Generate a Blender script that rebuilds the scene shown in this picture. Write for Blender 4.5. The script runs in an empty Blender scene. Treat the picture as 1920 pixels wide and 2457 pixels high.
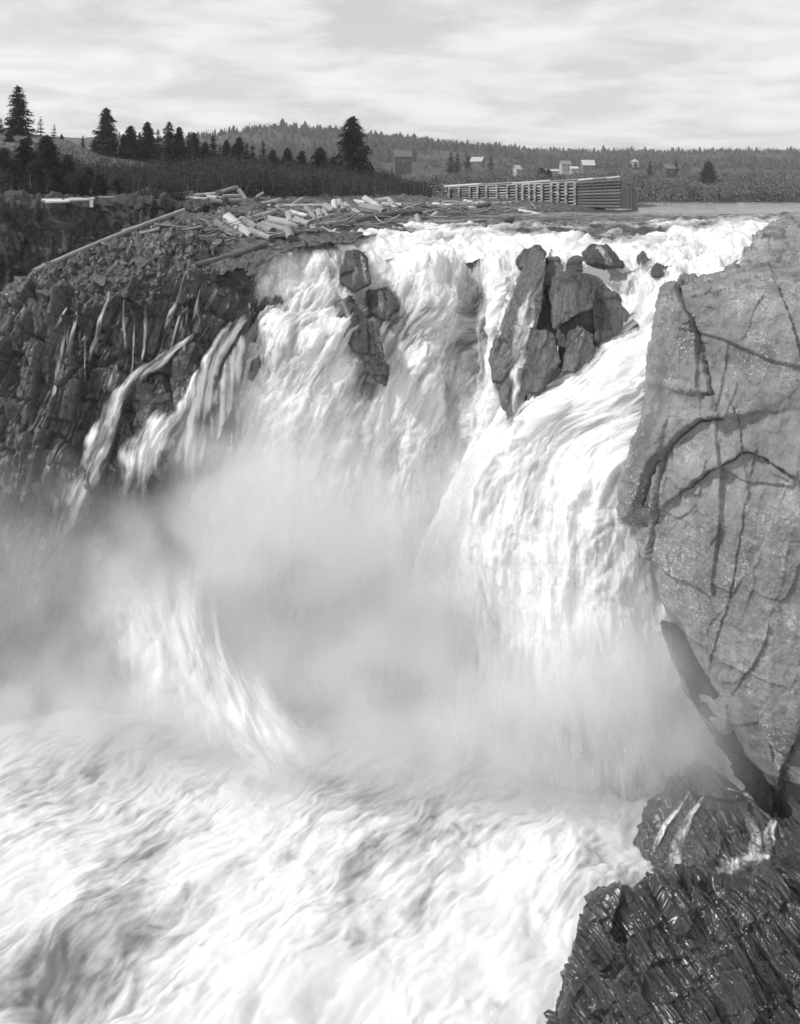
import bpy, bmesh, math, random
import numpy as np
from mathutils import Vector, Matrix
from mathutils.bvhtree import BVHTree

# ------------------------------------------------------------------ camera, sky, sun, exposure
sc = bpy.context.scene
COL = sc.collection
FPX, UC, VH = 2200.0, 960.0, 450.0          # focal length, centre column, horizon row (1920 x 2457 frame)
cd = bpy.data.cameras.new('camera')
cam = bpy.data.objects.new('camera', cd); COL.objects.link(cam)
cam.location = (0, 0, 0); cam.rotation_euler = (math.pi / 2, 0, 0)
cd.sensor_fit = 'HORIZONTAL'; cd.sensor_width = 36.0
cd.lens = 36.0 * FPX / 1920.0
cd.shift_y = -(1228.5 - VH) / 1920.0        # dropped front of a view camera
cd.clip_start = 0.5; cd.clip_end = 6000
sc.camera = cam

SUN = Vector((-0.66, -0.24, 0.70)).normalized()
w = bpy.data.worlds.new('World'); sc.world = w; w.use_nodes = True
nt = w.node_tree; nt.nodes.clear()
def N_(t, kind, **kw):
    n = t.nodes.new(kind)
    for k, v in kw.items(): setattr(n, k, v)
    return n
sky = N_(nt, 'ShaderNodeTexSky', sky_type='NISHITA', sun_disc=False)
sky.sun_elevation = math.asin(SUN.z); sky.sun_rotation = math.atan2(SUN.x, SUN.y)
sky.dust_density = 2.0
bw = N_(nt, 'ShaderNodeRGBToBW')
tc = N_(nt, 'ShaderNodeTexCoord'); sx = N_(nt, 'ShaderNodeSeparateXYZ'); az = N_(nt, 'ShaderNodeMath', operation='ADD'); az.inputs[1].default_value = .13
ab = N_(nt, 'ShaderNodeMath', operation='ABSOLUTE'); dx = N_(nt, 'ShaderNodeMath', operation='DIVIDE'); dy = N_(nt, 'ShaderNodeMath', operation='DIVIDE'); mp = N_(nt, 'ShaderNodeCombineXYZ')
no = N_(nt, 'ShaderNodeTexNoise'); no.inputs['Scale'].default_value = 1.7; no.inputs['Detail'].default_value = 7; no.inputs['Roughness'].default_value = .58
no.inputs['Distortion'].default_value = .35
mr = N_(nt, 'ShaderNodeMapRange'); mr.inputs[1].default_value = .38; mr.inputs[2].default_value = .62; mr.inputs[3].default_value = 0.3; mr.inputs[4].default_value = .8
cl = N_(nt, 'ShaderNodeMix', data_type='FLOAT')
ma = N_(nt, 'ShaderNodeMath', operation='MULTIPLY_ADD'); ma.inputs[1].default_value = 1.1; ma.inputs[2].default_value = 0.4
bg = N_(nt, 'ShaderNodeBackground'); bg.inputs['Strength'].default_value = 0.15
ow = N_(nt, 'ShaderNodeOutputWorld')
L = nt.links.new
L(sky.outputs[0], bw.inputs[0]); L(tc.outputs['Generated'], sx.inputs[0]); L(sx.outputs[2], ab.inputs[0]); L(ab.outputs[0], az.inputs[0])
L(sx.outputs[0], dx.inputs[0]); L(az.outputs[0], dx.inputs[1]); L(sx.outputs[1], dy.inputs[0]); L(az.outputs[0], dy.inputs[1]); L(dx.outputs[0], mp.inputs[0]); L(dy.outputs[0], mp.inputs[1]); L(mp.outputs[0], no.inputs['Vector'])
L(no.outputs[0], mr.inputs[0]); L(mr.outputs[0], cl.inputs[0])
L(bw.outputs[0], ma.inputs[0])
L(ma.outputs[0], cl.inputs[2]); cl.inputs[3].default_value = 8.4
L(cl.outputs[0], bg.inputs['Color']); L(bg.outputs[0], ow.inputs[0])

sl = bpy.data.lights.new('sun', 'SUN'); sl.energy = 3.4; sl.angle = math.radians(0.6)
so = bpy.data.objects.new('sun', sl); COL.objects.link(so)
so.rotation_euler = (-SUN).to_track_quat('-Z', 'Y').to_euler()
sc.view_settings.view_transform = 'Standard'; sc.view_settings.look = 'None'
sc.view_settings.exposure = -0.28; sc.view_settings.gamma = 1.0; sc.view_settings.use_curve_mapping = False
sc.render.engine = 'CYCLES'
sc.cycles.use_denoising = True
sc.cycles.max_bounces = 8; sc.cycles.diffuse_bounces = 3; sc.cycles.glossy_bounces = 2
sc.cycles.transparent_max_bounces = 12; sc.cycles.volume_bounces = 4
sc.cycles.volume_step_rate = 2.0; sc.cycles.volume_max_steps = 96
sc.cycles.use_adaptive_sampling = True; sc.cycles.adaptive_threshold = 0.05

# ------------------------------------------------------------------ helpers
rng = np.random.default_rng(7); random.seed(7)
A = np.array
def P3(u, v, Y):
    """a place in the landscape seen at column u, row v of the plate, Y metres away"""
    return A([(u - UC) / FPX * Y, Y, (VH - v) / FPX * Y])
def proj(P):
    return P[..., 0] / P[..., 1] * FPX + UC, VH - P[..., 2] / P[..., 1] * FPX

def _h(ix, iy, iz, seed):
    h = (ix.astype(np.uint32) * np.uint32(374761393)) ^ (iy.astype(np.uint32) * np.uint32(668265263)) ^ (iz.astype(np.uint32) * np.uint32(2147483647 - 1234567)) ^ np.uint32(seed * 974711 & 0xffffffff)
    h = (h ^ (h >> np.uint32(13))) * np.uint32(1274126177)
    h = (h ^ (h >> np.uint32(15))) * np.uint32(2246822519)
    return h ^ (h >> np.uint32(16))
_G = A([(1,1,0),(-1,1,0),(1,-1,0),(-1,-1,0),(1,0,1),(-1,0,1),(1,0,-1),(-1,0,-1),(0,1,1),(0,-1,1),(0,1,-1),(0,-1,-1),(1,1,0),(-1,1,0),(0,-1,1),(0,-1,-1)], np.float32)
def pn(p, seed=0):
    p = np.asarray(p, np.float32); i = np.floor(p).astype(np.int64); f = p - i
    s = f * f * f * (f * (f * 6 - 15) + 10); r = 0
    for dx in (0, 1):
        wx = s[..., 0] if dx else 1 - s[..., 0]
        for dy in (0, 1):
            wy = wx * (s[..., 1] if dy else 1 - s[..., 1])
            for dz in (0, 1):
                g = _G[_h(i[..., 0] + dx, i[..., 1] + dy, i[..., 2] + dz, seed) & np.uint32(15)]
                d = (f[..., 0] - dx) * g[..., 0] + (f[..., 1] - dy) * g[..., 1] + (f[..., 2] - dz) * g[..., 2]
                r = r + d * wy * (s[..., 2] if dz else 1 - s[..., 2])
    return r
def fbm(p, o=4, seed=0, gain=.5, mode=0):
    p = np.asarray(p, np.float32); a, t = 1.0, 0
    for k in range(o):
        n = pn(p * (2.03 ** k) + k * 17.3, seed + k)
        if mode == 1: n = 1 - 2 * np.abs(n)         # ridges
        elif mode == 2: n = 2 * np.abs(n) - .4      # billows
        t = t + a * n; a *= gain
    return t
def cells(p, seed=0):
    p = np.asarray(p, np.float32); i = np.floor(p).astype(np.int64); f = p - i
    F1 = np.full(p.shape[:-1], 9.0, np.float32); F2 = F1.copy(); D = np.zeros_like(p); H = np.zeros(p.shape[:-1], np.uint32)
    for dx in (-1, 0, 1):
        for dy in (-1, 0, 1):
            for dz in (-1, 0, 1):
                h = _h(i[..., 0] + dx, i[..., 1] + dy, i[..., 2] + dz, seed)
                c = np.stack([dx + (h & np.uint32(255)) / 255., dy + ((h >> np.uint32(8)) & np.uint32(255)) / 255., dz + ((h >> np.uint32(16)) & np.uint32(255)) / 255.], -1).astype(np.float32)
                d = f - c; q = np.sqrt((d * d).sum(-1)); m = q < F1
                F2 = np.where(m, F1, np.minimum(F2, q)); F1 = np.where(m, q, F1); D = np.where(m[..., None], d, D); H = np.where(m, h, H)
    h2 = _h(H & np.uint32(0xffff), H >> np.uint32(16), H & np.uint32(0xfff), seed + 5)
    R = np.stack([(h2 & np.uint32(255)) / 255., ((h2 >> np.uint32(8)) & np.uint32(255)) / 255., ((h2 >> np.uint32(16)) & np.uint32(255)) / 255.], -1) * 2 - 1
    return F1, F2, R, D
def sstep(a, b, x):
    t = np.clip((x - a) / (b - a), 0, 1); return t * t * (3 - 2 * t)
def rotm(rx, ry, rz):
    return A(Matrix.Rotation(math.radians(rz), 3, 'Z') @ Matrix.Rotation(math.radians(ry), 3, 'Y') @ Matrix.Rotation(math.radians(rx), 3, 'X'))
def blocks(P, size, R=np.eye(3), seed=0, warp=.25, tilt=.9, crack=.5):
    """fractured rock: tilted facets with open joints between them, about -1..1"""
    q = (P @ R) / A(size); q = q + warp * np.stack([fbm(q * .8 + k * 31, 2, seed + 40 + k) for k in range(3)], -1)
    F1, F2, Rn, D = cells(q, seed)
    e = sstep(0, .08, F2 - F1)
    return (Rn[..., 0] * .6 + tilt * (D * Rn[..., [1, 2, 0]]).sum(-1)) * (.35 + .65 * e) - crack * (1 - e)
def jblocks(P, size, R=np.eye(3), seed=0, warp=.22, tilt=.9, groove=.35, gw=.07):
    """rock cut by three sets of joints into angular blocks standing at uneven depth"""
    q = (P @ R) / A(size); q = q + warp * np.stack([fbm(q * .55 + k * 31, 3, seed + 40 + k) for k in range(3)], -1)
    ix = np.floor(q[..., 0]).astype(np.int64); z0 = (_h(ix, ix * 0, ix * 0, seed + 1) & np.uint32(255)) / 255.
    qz = q[..., 2] + z0; iz = np.floor(qz).astype(np.int64); iy = np.floor(q[..., 1]).astype(np.int64)
    h = _h(ix, iy, iz, seed + 2); r = [((h >> np.uint32(8 * k)) & np.uint32(255)) / 127.5 - 1 for k in range(4)]
    fx, fz = q[..., 0] - ix - .5, qz - iz - .5
    e = np.minimum(.5 - np.abs(fx), .5 - np.abs(fz))
    return .75 * r[0] + tilt * (fx * r[1] + fz * r[2]) - groove * (.5 + .5 * r[3]) * (1 - sstep(0, gw, e))
def strata(P, R, thick, seed=0, warp=.6, wscale=.35):
    """thin beds of uneven hardness, about -1..1"""
    q = P @ R; c = q[..., 0] / thick + warp / thick * fbm(P * wscale, 3, seed)
    i = np.floor(c); f = c - i
    r = (_h(i.astype(np.int64), (i * 0).astype(np.int64), (i * 0).astype(np.int64), seed) & np.uint32(1023)) / 1023.
    r2 = (_h(i.astype(np.int64) + 1, (i * 0).astype(np.int64), (i * 0).astype(np.int64), seed) & np.uint32(1023)) / 1023.
    return (r + (r2 - r) * sstep(.75, 1, f)) * 2 - 1 - .6 * np.exp(-((f - .9) / .1) ** 2)

def cr(Pt, n, axis=0):
    Pt = np.moveaxis(np.asarray(Pt, float), axis, 0); m = len(Pt); t = np.linspace(0, m - 1, n)
    i = np.minimum(t.astype(int), m - 2); f = (t - i).reshape((-1,) + (1,) * (Pt.ndim - 1)); g = lambda k: Pt[np.clip(i + k, 0, m - 1)]
    a, b, c, d = g(-1), g(0), g(1), g(2)
    r = .5 * (2 * b + (c - a) * f + (2 * a - 5 * b + 4 * c - d) * f ** 2 + (3 * b - a - 3 * c + d) * f ** 3)
    return np.moveaxis(r, 0, axis)
def patch(rows, nr, nc):
    W = A([[P3(*p) for p in r] for r in rows]); return cr(cr(W, nr, 0), nc, 1)
def normals(P, sgn=1):
    a = np.gradient(P, axis=0); b = np.gradient(P, axis=1); n = np.cross(a, b) * sgn
    return n / (np.linalg.norm(n, axis=-1, keepdims=True) + 1e-9)
def facing(P):
    n = normals(P); c = -(n * P).sum(-1); s = 1 if c.mean() > 0 else -1
    return n * s, s

def link(o, parent=None):
    COL.objects.link(o)
    if parent is not None: o.parent = parent
    return o
def tag(o, label=None, cat=None, group=None, kind=None):
    for k, v in (('label', label), ('category', cat), ('group', group), ('kind', kind)):
        if v: o[k] = v
    return o
def raw_mesh(name, V, F, mat=None, smooth=True):
    """V (n,3); F (m,k) one polygon size"""
    V = np.asarray(V, np.float32); F = np.asarray(F, np.int32); me = bpy.data.meshes.new(name)
    me.vertices.add(len(V)); me.vertices.foreach_set('co', V.ravel())
    k = F.shape[1]; me.loops.add(F.size); me.loops.foreach_set('vertex_index', F.ravel())
    me.polygons.add(len(F)); me.polygons.foreach_set('loop_start', np.arange(0, F.size, k, dtype=np.int32))
    try: me.polygons.foreach_set('loop_total', np.full(len(F), k, np.int32))
    except Exception: pass
    me.polygons.foreach_set('use_smooth', np.full(len(F), smooth))
    me.update(calc_edges=True)
    if mat: me.materials.append(mat)
    return me
def grid_mesh(name, P, mat=None, flip=False, attrs=None, flow=None, smooth=True):
    nr, nc = P.shape[:2]; i = np.arange(nr * nc).reshape(nr, nc)
    F = np.stack([i[:-1, :-1], i[1:, :-1], i[1:, 1:], i[:-1, 1:]], -1).reshape(-1, 4)
    if flip: F = F[:, ::-1]
    me = raw_mesh(name, P.reshape(-1, 3), F, mat, smooth)
    for k, v in (attrs or {}).items():
        at = me.attributes.new(k, 'FLOAT', 'POINT'); at.data.foreach_set('value', np.ascontiguousarray(v, np.float32).ravel())
    if flow is not None:
        at = me.attributes.new('flow', 'FLOAT_VECTOR', 'POINT'); at.data.foreach_set('vector', np.ascontiguousarray(flow, np.float32).ravel())
    return me
def obj(name, me, parent=None):
    return link(bpy.data.objects.new(name, me), parent)
def empty(name, loc=(0, 0, 0), rz=0):
    e = bpy.data.objects.new(name, None); e.location = loc; e.rotation_euler = (0, 0, rz); return link(e)
def bvh_of(P):
    nr, nc = P.shape[:2]; i = np.arange(nr * nc).reshape(nr, nc)
    F = np.stack([i[:-1, :-1], i[1:, :-1], i[1:, 1:], i[:-1, 1:]], -1).reshape(-1, 4)
    return BVHTree.FromPolygons([tuple(p) for p in P.reshape(-1, 3).tolist()], F.tolist())
def see(trees, u, v):
    """first surface met along the line of sight"""
    d = Vector(P3(u, v, 1.0)).normalized(); best = None
    for t in trees:
        h = t.ray_cast(Vector((0, 0, 0)), d)
        if h[0] is not None and (best is None or h[3] < best[1]): best = (h[0], h[3], h[1])
    return best
def below(trees, x, y, z=80):
    best = None
    for t in trees:
        h = t.ray_cast(Vector((x, y, z)), Vector((0, 0, -1)))
        if h[0] is not None and (best is None or h[0].z > best): best = h[0].z
    return best

# ------------------------------------------------------------------ materials
class NT:
    def __init__(s, name):
        s.m = bpy.data.materials.new(name); s.m.use_nodes = True; s.t = s.m.node_tree; s.t.nodes.clear()
        s.out = s.t.nodes.new('ShaderNodeOutputMaterial'); s.tc = s.t.nodes.new('ShaderNodeTexCoord')
    def n(s, kind, ins=None, **kw):
        x = s.t.nodes.new(kind)
        for k, v in kw.items(): setattr(x, k, v)
        for k, v in (ins or {}).items(): s.put(x, k, v)
        return x
    def put(s, x, k, v):
        if isinstance(v, bpy.types.NodeSocket): s.t.links.new(v, x.inputs[k])
        elif isinstance(v, bpy.types.Node): s.t.links.new(v.outputs[0], x.inputs[k])
        else: x.inputs[k].default_value = v
    def noise(s, scale, vec=None, detail=5, rough=.55, stretch=None, rot=None, dist=0):
        v = vec if vec is not None else s.tc.outputs['Object']
        if stretch or rot:
            mpn = s.n('ShaderNodeMapping', {'Vector': v}); v = mpn.outputs[0]
            if stretch: mpn.inputs['Scale'].default_value = stretch
            if rot: mpn.inputs['Rotation'].default_value = [math.radians(a) for a in rot]
        return s.n('ShaderNodeTexNoise', {'Vector': v, 'Scale': scale, 'Detail': detail, 'Roughness': rough, 'Distortion': dist}).outputs[0]
    def rng(s, x, a, b, c, d):
        return s.n('ShaderNodeMapRange', {0: x, 1: a, 2: b, 3: c, 4: d}).outputs[0]
    def math(s, op, a, b=0.0):
        return s.n('ShaderNodeMath', {0: a, 1: b}, operation=op).outputs[0]
    def mix(s, f, a, b):
        return s.n('ShaderNodeMix', {0: f, 2: a, 3: b}, data_type='FLOAT').outputs[0]
    def bsdf(s, col, rough, bump=None, bstr=.5, bdist=.05, **kw):
        p = s.n('ShaderNodeBsdfPrincipled', {'Base Color': col if isinstance(col, bpy.types.NodeSocket) else (col, col, col, 1), 'Roughness': rough})
        for k, v in kw.items(): s.put(p, k.replace('_', ' '), v)
        if bump is not None: s.put(p, 'Normal', s.n('ShaderNodeBump', {'Height': bump, 'Strength': bstr, 'Distance': bdist}).outputs[0])
        return p
    def done(s, sh, disp=None):
        s.t.links.new(sh.outputs[0], s.out.inputs['Surface']); return s.m

def rock_mat(name, lo, hi, rough=(.55, .85), fine=(1, 1, 1), frot=(0, 0, 0), bstr=1.0, bdist=.16, glint_speck=0, spec=.4, coat=0, glint_streak=0):
    t = NT(name); a = t.noise(.35, detail=6, rough=.6); b = t.noise(5, detail=6, rough=.65, stretch=fine, rot=frot); c = t.noise(28, detail=4, stretch=fine, rot=frot)
    m = t.math('ADD', t.math('MULTIPLY', a, .4), t.math('ADD', t.math('MULTIPLY', b, .4), t.math('MULTIPLY', c, .2)))
    col = t.rng(m, .38, .62, lo, hi)
    if glint_speck:
        s_ = t.math('MULTIPLY', t.rng(t.noise(16, detail=3, rough=.6), .6, .66, 0, 1), t.rng(t.noise(.5, detail=4), .48, .62, 0, glint_speck))
        col = t.mix(s_, col, .6)
    if glint_streak:  # pale streaks along the beds: wet highlights painted into the base colour
        col = t.mix(t.math('MULTIPLY', t.rng(t.noise(3.2, detail=6, rough=.7, stretch=fine, rot=frot), .6, .68, 0, glint_streak), t.rng(t.noise(1.1, detail=3), .45, .6, 0, 1)), col, .3)
    r = t.rng(a, .35, .65, rough[0], rough[1])
    h = t.math('ADD', t.math('MULTIPLY', b, 1.0), t.math('MULTIPLY', c, .35))
    p = t.bsdf(col, r, h, bstr, bdist, Specular_IOR_Level=spec)
    if coat:
        p.inputs['Coat Weight'].default_value = coat; p.inputs['Coat Roughness'].default_value = .3; p.inputs['Coat IOR'].default_value = 1.55      # film of water
    return t.done(p)
M = {}
M['rock_left'] = rock_mat('grey_bank_rock', .006, .24, fine=(2.2, 2.2, .9), frot=(0, 18, 0), spec=.3, coat=.4)
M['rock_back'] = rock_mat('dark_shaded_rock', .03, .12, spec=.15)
t = NT('massive_grey_rock'); a = t.noise(.28, detail=6, rough=.6); b = t.noise(2.2, detail=9, rough=.68); c = t.noise(11, detail=6, rough=.65)
m = t.math('ADD', t.math('MULTIPLY', a, .5), t.math('ADD', t.math('MULTIPLY', b, .32), t.math('MULTIPLY', c, .18)))
col = t.rng(m, .38, .62, .12, .34)
wetv = t.rng(t.noise(.55, detail=5, stretch=(1.4, 1.4, .16), rot=(0, 8, 0)), .5, .64, 0, .55); col = t.mix(wetv, col, .09)
pale = t.math('MULTIPLY', t.rng(t.noise(.8, detail=7, rough=.7), .55, .66, 0, .6), t.rng(c, .42, .58, 0, 1)); col = t.mix(pale, col, .55)
glint_speck = t.math('MULTIPLY', t.rng(t.noise(9, detail=4, rough=.65), .58, .62, 0, 1), t.rng(t.noise(.42, detail=5, stretch=(1.4, 1.4, .5)), .5, .6, 0, .65)); col = t.mix(glint_speck, col, .65)  # pale specks: tiny wet glints painted into the rock colour
h = t.math('ADD', b, t.math('MULTIPLY', c, .4))
M['rock_right'] = t.done(t.bsdf(col, t.mix(wetv, .75, .3), h, .8, .14, Specular_IOR_Level=.35))
M['rock_island'] = rock_mat('wet_island_rock', .025, .25, rough=(.35, .7), fine=(2.5, 2.5, .5), frot=(0, 25, 0), coat=.15)
M['rock_ledge'] = rock_mat('wet_ledge_rock', .02, .2, rough=(.35, .6), fine=(2.5, 2.5, .5), frot=(0, -25, 0), coat=.6)
M['rock_dark'] = rock_mat('dark_ledge_rock', .006, .05, rough=(.45, .7), spec=.25)  # near-black matte rock, used on the slanting ledge only
M['rock_wet'] = rock_mat('black_wet_rock', .003, .035, rough=(.28, .34), fine=(5, 5, .22), frot=(0, -27, 0), bstr=1.0, bdist=.12, spec=.8, coat=1.0, glint_streak=.4)
M['rock_falls'] = rock_mat('dark_rock_in_the_falls', .02, .18, rough=(.3, .6), fine=(3, 3, .5), frot=(0, 25, 0))
M['stone'] = rock_mat('loose_stone', .06, .3)

def water_mat(name, foam_hi=.86, veil=None, streak=(2.2, .28, 1), bstr=.8, bdist=.12, dark=.05, sss=.35, soft=False, athr=(.5, .72), rlo=.12):
    t = NT(name); at = t.n('ShaderNodeAttribute', attribute_name='flow'); fo = t.n('ShaderNodeAttribute', attribute_name='foam')
    v = at.outputs['Vector']
    a = t.noise(1.0, v, 6, .6, stretch=streak); b = t.noise(3.2, v, 4, .6, stretch=streak); c = t.noise(.6, v, 5, .6, stretch=(1, .6, 1))
    k = t.math('ADD', fo.outputs['Fac'], t.math('MULTIPLY', t.math('SUBTRACT', t.math('ADD', t.math('MULTIPLY', a, .6), t.math('MULTIPLY', b, .4)), .5), 1.5))
    k = t.rng(k, .15, .85, 0, 1)
    col = t.mix(k, dark, foam_hi); r = t.mix(k, rlo, .75)
    h = t.math('ADD', a, t.math('MULTIPLY', b, .4))
    p = t.bsdf(col, r, h, bstr, bdist, Specular_IOR_Level=t.mix(k, .5, .1))
    if not veil:
        t.put(p, 'Subsurface Weight', t.math('MULTIPLY', k, .9)); p.inputs['Subsurface Radius'].default_value = (1, 1, 1); p.inputs['Subsurface Scale'].default_value = sss
    if veil:
        al = t.math('MULTIPLY', t.rng(t.math('ADD', t.math('MULTIPLY', a, .65), t.math('MULTIPLY', c, .45)), athr[0], athr[1], 0, veil), fo.outputs['Fac'])
        if soft: al = t.math('MULTIPLY', t.rng(c, .25, .6, .35, 1.0), t.rng(fo.outputs['Fac'], 0, 1, 0, veil)); t.put(p, 'Base Color', t.mix(.5, .82, .82))
        t.put(p, 'Alpha', al)
    return t.done(p)
M['falls'] = water_mat('falling_white_water', bstr=.3, foam_hi=.8, dark=.1, sss=.5)
M['veil'] = water_mat('thin_veil_of_spray', veil=.75)
M['surge'] = water_mat('dense_white_spray', veil=.95, streak=(.7, .5, 1), bstr=.04, soft=True)
M['river'] = water_mat('river_water', foam_hi=.74, streak=(.9, 1.4, 1), bstr=.8, bdist=.08, dark=.05)
M['pool'] = water_mat('churning_pool_water', streak=(1.5, .4, 1), bstr=.3, bdist=.15, dark=.16, foam_hi=.68, sss=.8, rlo=.5)

def wood_mat(name, lo, hi, ring=False):
    t = NT(name)
    if ring:
        g = t.tc.outputs['Object']; a = t.n('ShaderNodeTexWave', {'Vector': g, 'Scale': 9, 'Distortion': 2.5, 'Detail': 2}, wave_type='RINGS', rings_direction='X').outputs[1]
        b = t.noise(14, g); m = t.math('ADD', t.math('MULTIPLY', a, .35), t.math('MULTIPLY', b, .65))
    else:
        b = t.noise(6, detail=6, rough=.7, stretch=(.25, 3, 3)); m = t.math('ADD', t.math('MULTIPLY', b, .6), t.math('MULTIPLY', t.noise(1.1), .4))
    oi = t.n('ShaderNodeObjectInfo'); col = t.rng(m, .3, .7, lo, hi)
    col = t.math('MULTIPLY', col, t.rng(oi.outputs['Random'], 0, 1, .7, 1.3))
    return t.done(t.bsdf(col, .8, m, .8, .04, Specular_IOR_Level=.2))
M['log_pale'] = wood_mat('peeled_log_wood', .2, .62)
M['log_mid'] = wood_mat('weathered_log_wood', .13, .36)
M['log_dark'] = wood_mat('dark_log_bark', .05, .17)
M['cut'] = wood_mat('sawn_log_end', .06, .24, ring=True)
M['cut_pale'] = wood_mat('pale_sawn_end', .2, .45, ring=True)
M['board'] = wood_mat('grey_board_wood', .13, .25)
M['white_paint'] = wood_mat('whitewashed_wood', .6, .8)

def simple(name, lo, hi, scale=3, rough=.9, stretch=None, bstr=.3, bdist=.05, tr=0):
    t = NT(name); a = t.noise(scale, detail=5, stretch=stretch); oi = t.n('ShaderNodeObjectInfo')
    col = t.math('MULTIPLY', t.rng(a, .3, .7, lo, hi), t.rng(oi.outputs['Random'], 0, 1, .8, 1.2))
    p = t.bsdf(col, rough, a, bstr, bdist, Specular_IOR_Level=.15)
    if tr:
        q = t.n('ShaderNodeBsdfTranslucent', {'Color': (hi, hi, hi, 1)}); return t.done(t.n('ShaderNodeMixShader', {0: tr, 1: p.outputs[0], 2: q.outputs[0]}))
    return t.done(p)
M['grass'] = simple('dry_grass_slope', .07, .2, 1.2, bstr=.8, bdist=.15)
M['soil'] = simple('dark_bank_soil', .03, .11, 1.5, bstr=.8, bdist=.1)
M['gravel'] = simple('gravel_bar', .035, .14, 2.5, bstr=.9, bdist=.1)
M['hill'] = simple('wooded_hill_ground', .06, .13, .06)
M['needles'] = simple('spruce_needles', .012, .045, 2)
M['needles_far'] = simple('hazed_conifer_needles', .05, .11, .15)  # lighter than the near needles: distance haze put into the colour
M['leaf_far'] = simple('far_bare_hardwood', .07, .15, .12)
M['bark'] = simple('spruce_bark', .03, .09, 4)
M['leaf'] = simple('brush_leaves', .018, .075, .5, tr=.2)
M['twig'] = simple('bare_twigs', .06, .16, 2)
M['wall_light'] = simple('pale_clapboard', .35, .5, 2, stretch=(1, 1, 8))
M['wall_grey'] = simple('weathered_clapboard', .14, .22, 2, stretch=(1, 1, 8))
M['roof_light'] = simple('pale_shingle_roof', .38, .5, 2)
M['wall_dim'] = simple('dark_clapboard', .08, .13, 2)
M['roof_dim'] = simple('dark_shingle_roof', .1, .15, 2)
M['roof_grey'] = simple('weathered_shingle_roof', .18, .28, 2)
t = NT('dark_window_glass'); M['glass'] = t.done(t.bsdf(.02, .1))

# ------------------------------------------------------------------ the terrain far off
SKYL = A([(-300, 300), (200, 330), (400, 335), (480, 322), (540, 314), (620, 310), (700, 310), (800, 317), (900, 333), (1000, 343), (1150, 358), (1300, 368), (1500, 371), (1700, 370), (1920, 367), (2300, 360)], float)
def hill_z(u, Y):
    ridge = 780. - 260 * sstep(1000, 500, u); top = (VH - np.interp(u, SKYL[:, 0], SKYL[:, 1])) / FPX * ridge
    k = np.interp(u, [1000, 1100, 1200, 1300], [2.0, 2.0, 1.8, 1.0])
    z = np.interp(Y, [150, 250, 330, 400, 470], [-2.9, .5, 3.6, 6.8, 9.5]); z = np.where(z > 0, z * k, z); b470 = 9.5 * k
    z = np.where(Y > 470, b470 + (top - b470) * sstep(420, ridge, Y) * np.clip((Y - 470) / 60, 0, 1), z)
    return z - np.maximum(Y - ridge, 0) * .05
uu = np.linspace(-300, 2300, 260); yy = np.concatenate([np.linspace(148, 320, 60), np.linspace(325, 1100, 70)])
U, Yg = np.meshgrid(uu, yy); X = (U - UC) / FPX * Yg
Z = hill_z(U, Yg); hp = np.stack([X, Yg, Z], -1)
Z += fbm(hp * A([.02, .02, 0]), 4, 3) * 2.5 * sstep(150, 210, Yg); hp[..., 2] = Z
tag(obj('far_hill', grid_mesh('far_hill', hp, M['hill'])), 'long wooded hill rising beyond the river', kind='structure'); HILL = bvh_of(hp[::2, ::2])

# left hillside with its grass slope
rows = [[(-250,270,125),(-60,300,118),(60,318,112),(150,338,108),(220,366,106),(330,390,108),(460,402,112),(600,412,116),(760,424,118),(900,440,122),(1000,462,128),(1120,486,135)],
        [(-250,285,112),(-60,312,108),(60,328,104),(150,348,100),(220,374,98),(330,398,98),(460,412,100),(600,424,104),(760,438,106),(900,452,110),(1000,470,116),(1120,490,125)],
        [(-250,390,90),(-60,395,88),(60,400,86),(150,410,85),(220,420,84),(330,432,84),(460,440,85),(600,446,88),(760,452,90),(900,462,95),(1000,476,102),(1120,492,114)],
        [(-250,455,74),(-60,458,73),(60,460,72),(150,462,72),(220,464,72),(330,466,72),(460,468,73),(600,470,76),(760,472,80),(900,474,86),(1000,482,92),(1120,495,106)],
        [(-250,490,66),(-60,490,66),(60,490,66),(150,490,66),(220,490,66),(330,490,66),(460,490,67),(600,488,70),(760,486,74),(900,484,80),(1000,490,88),(1120,500,100)]]
hs = patch(rows, 140, 300); bk = hs[:1].copy(); bk[..., 1] += 40; bk[..., 2] -= 12; hs = np.concatenate([bk, hs])
hs[..., 2] += fbm(hs * A([.12, .12, 0]), 4, 9) * .5
tag(obj('hillside', grid_mesh('hillside', hs, M['grass'], flip=True)), 'dry grass hillside above the left bank', kind='structure'); HS = bvh_of(hs)

# gravel and rock bar along the left shore
rows = [[(520,660,50),(600,640,51.3),(700,600,53),(800,582,54.6),(900,566,57),(1000,554,59.6),(1100,546,63),(1200,536,71),(1300,527,81),(1450,516,98),(1560,509,110),(1700,502,128)],
        [(470,606,52.5),(590,594,53),(700,562,55.5),(800,549,57.5),(900,537,60),(1000,529,64),(1100,523,68),(1200,515,76),(1300,508,86),(1450,500,104),(1540,498,110),(1640,497,128)],
        [(440,565,56),(560,545,57),(680,528,60),(800,518,63),(900,511,66),(1000,504,71),(1100,499,77),(1200,496,86),(1300,494,96),(1450,492,112),(1530,493,118),(1620,496,135)],
        [(420,530,60),(560,505,63),(680,495,66),(800,490,70),(900,485,74),(1000,482,80),(1100,482,88),(1200,484,98),(1300,486,108),(1450,490,122),(1520,493,126),(1600,497,140)],
        [(420,500,66),(560,482,70),(680,475,74),(800,472,78),(900,470,84),(1000,473,92),(1100,477,100),(1200,480,112),(1300,484,125),(1450,489,140),(1510,494,142),(1580,498,150)]]
bar = patch(rows, 220, 420)
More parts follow.
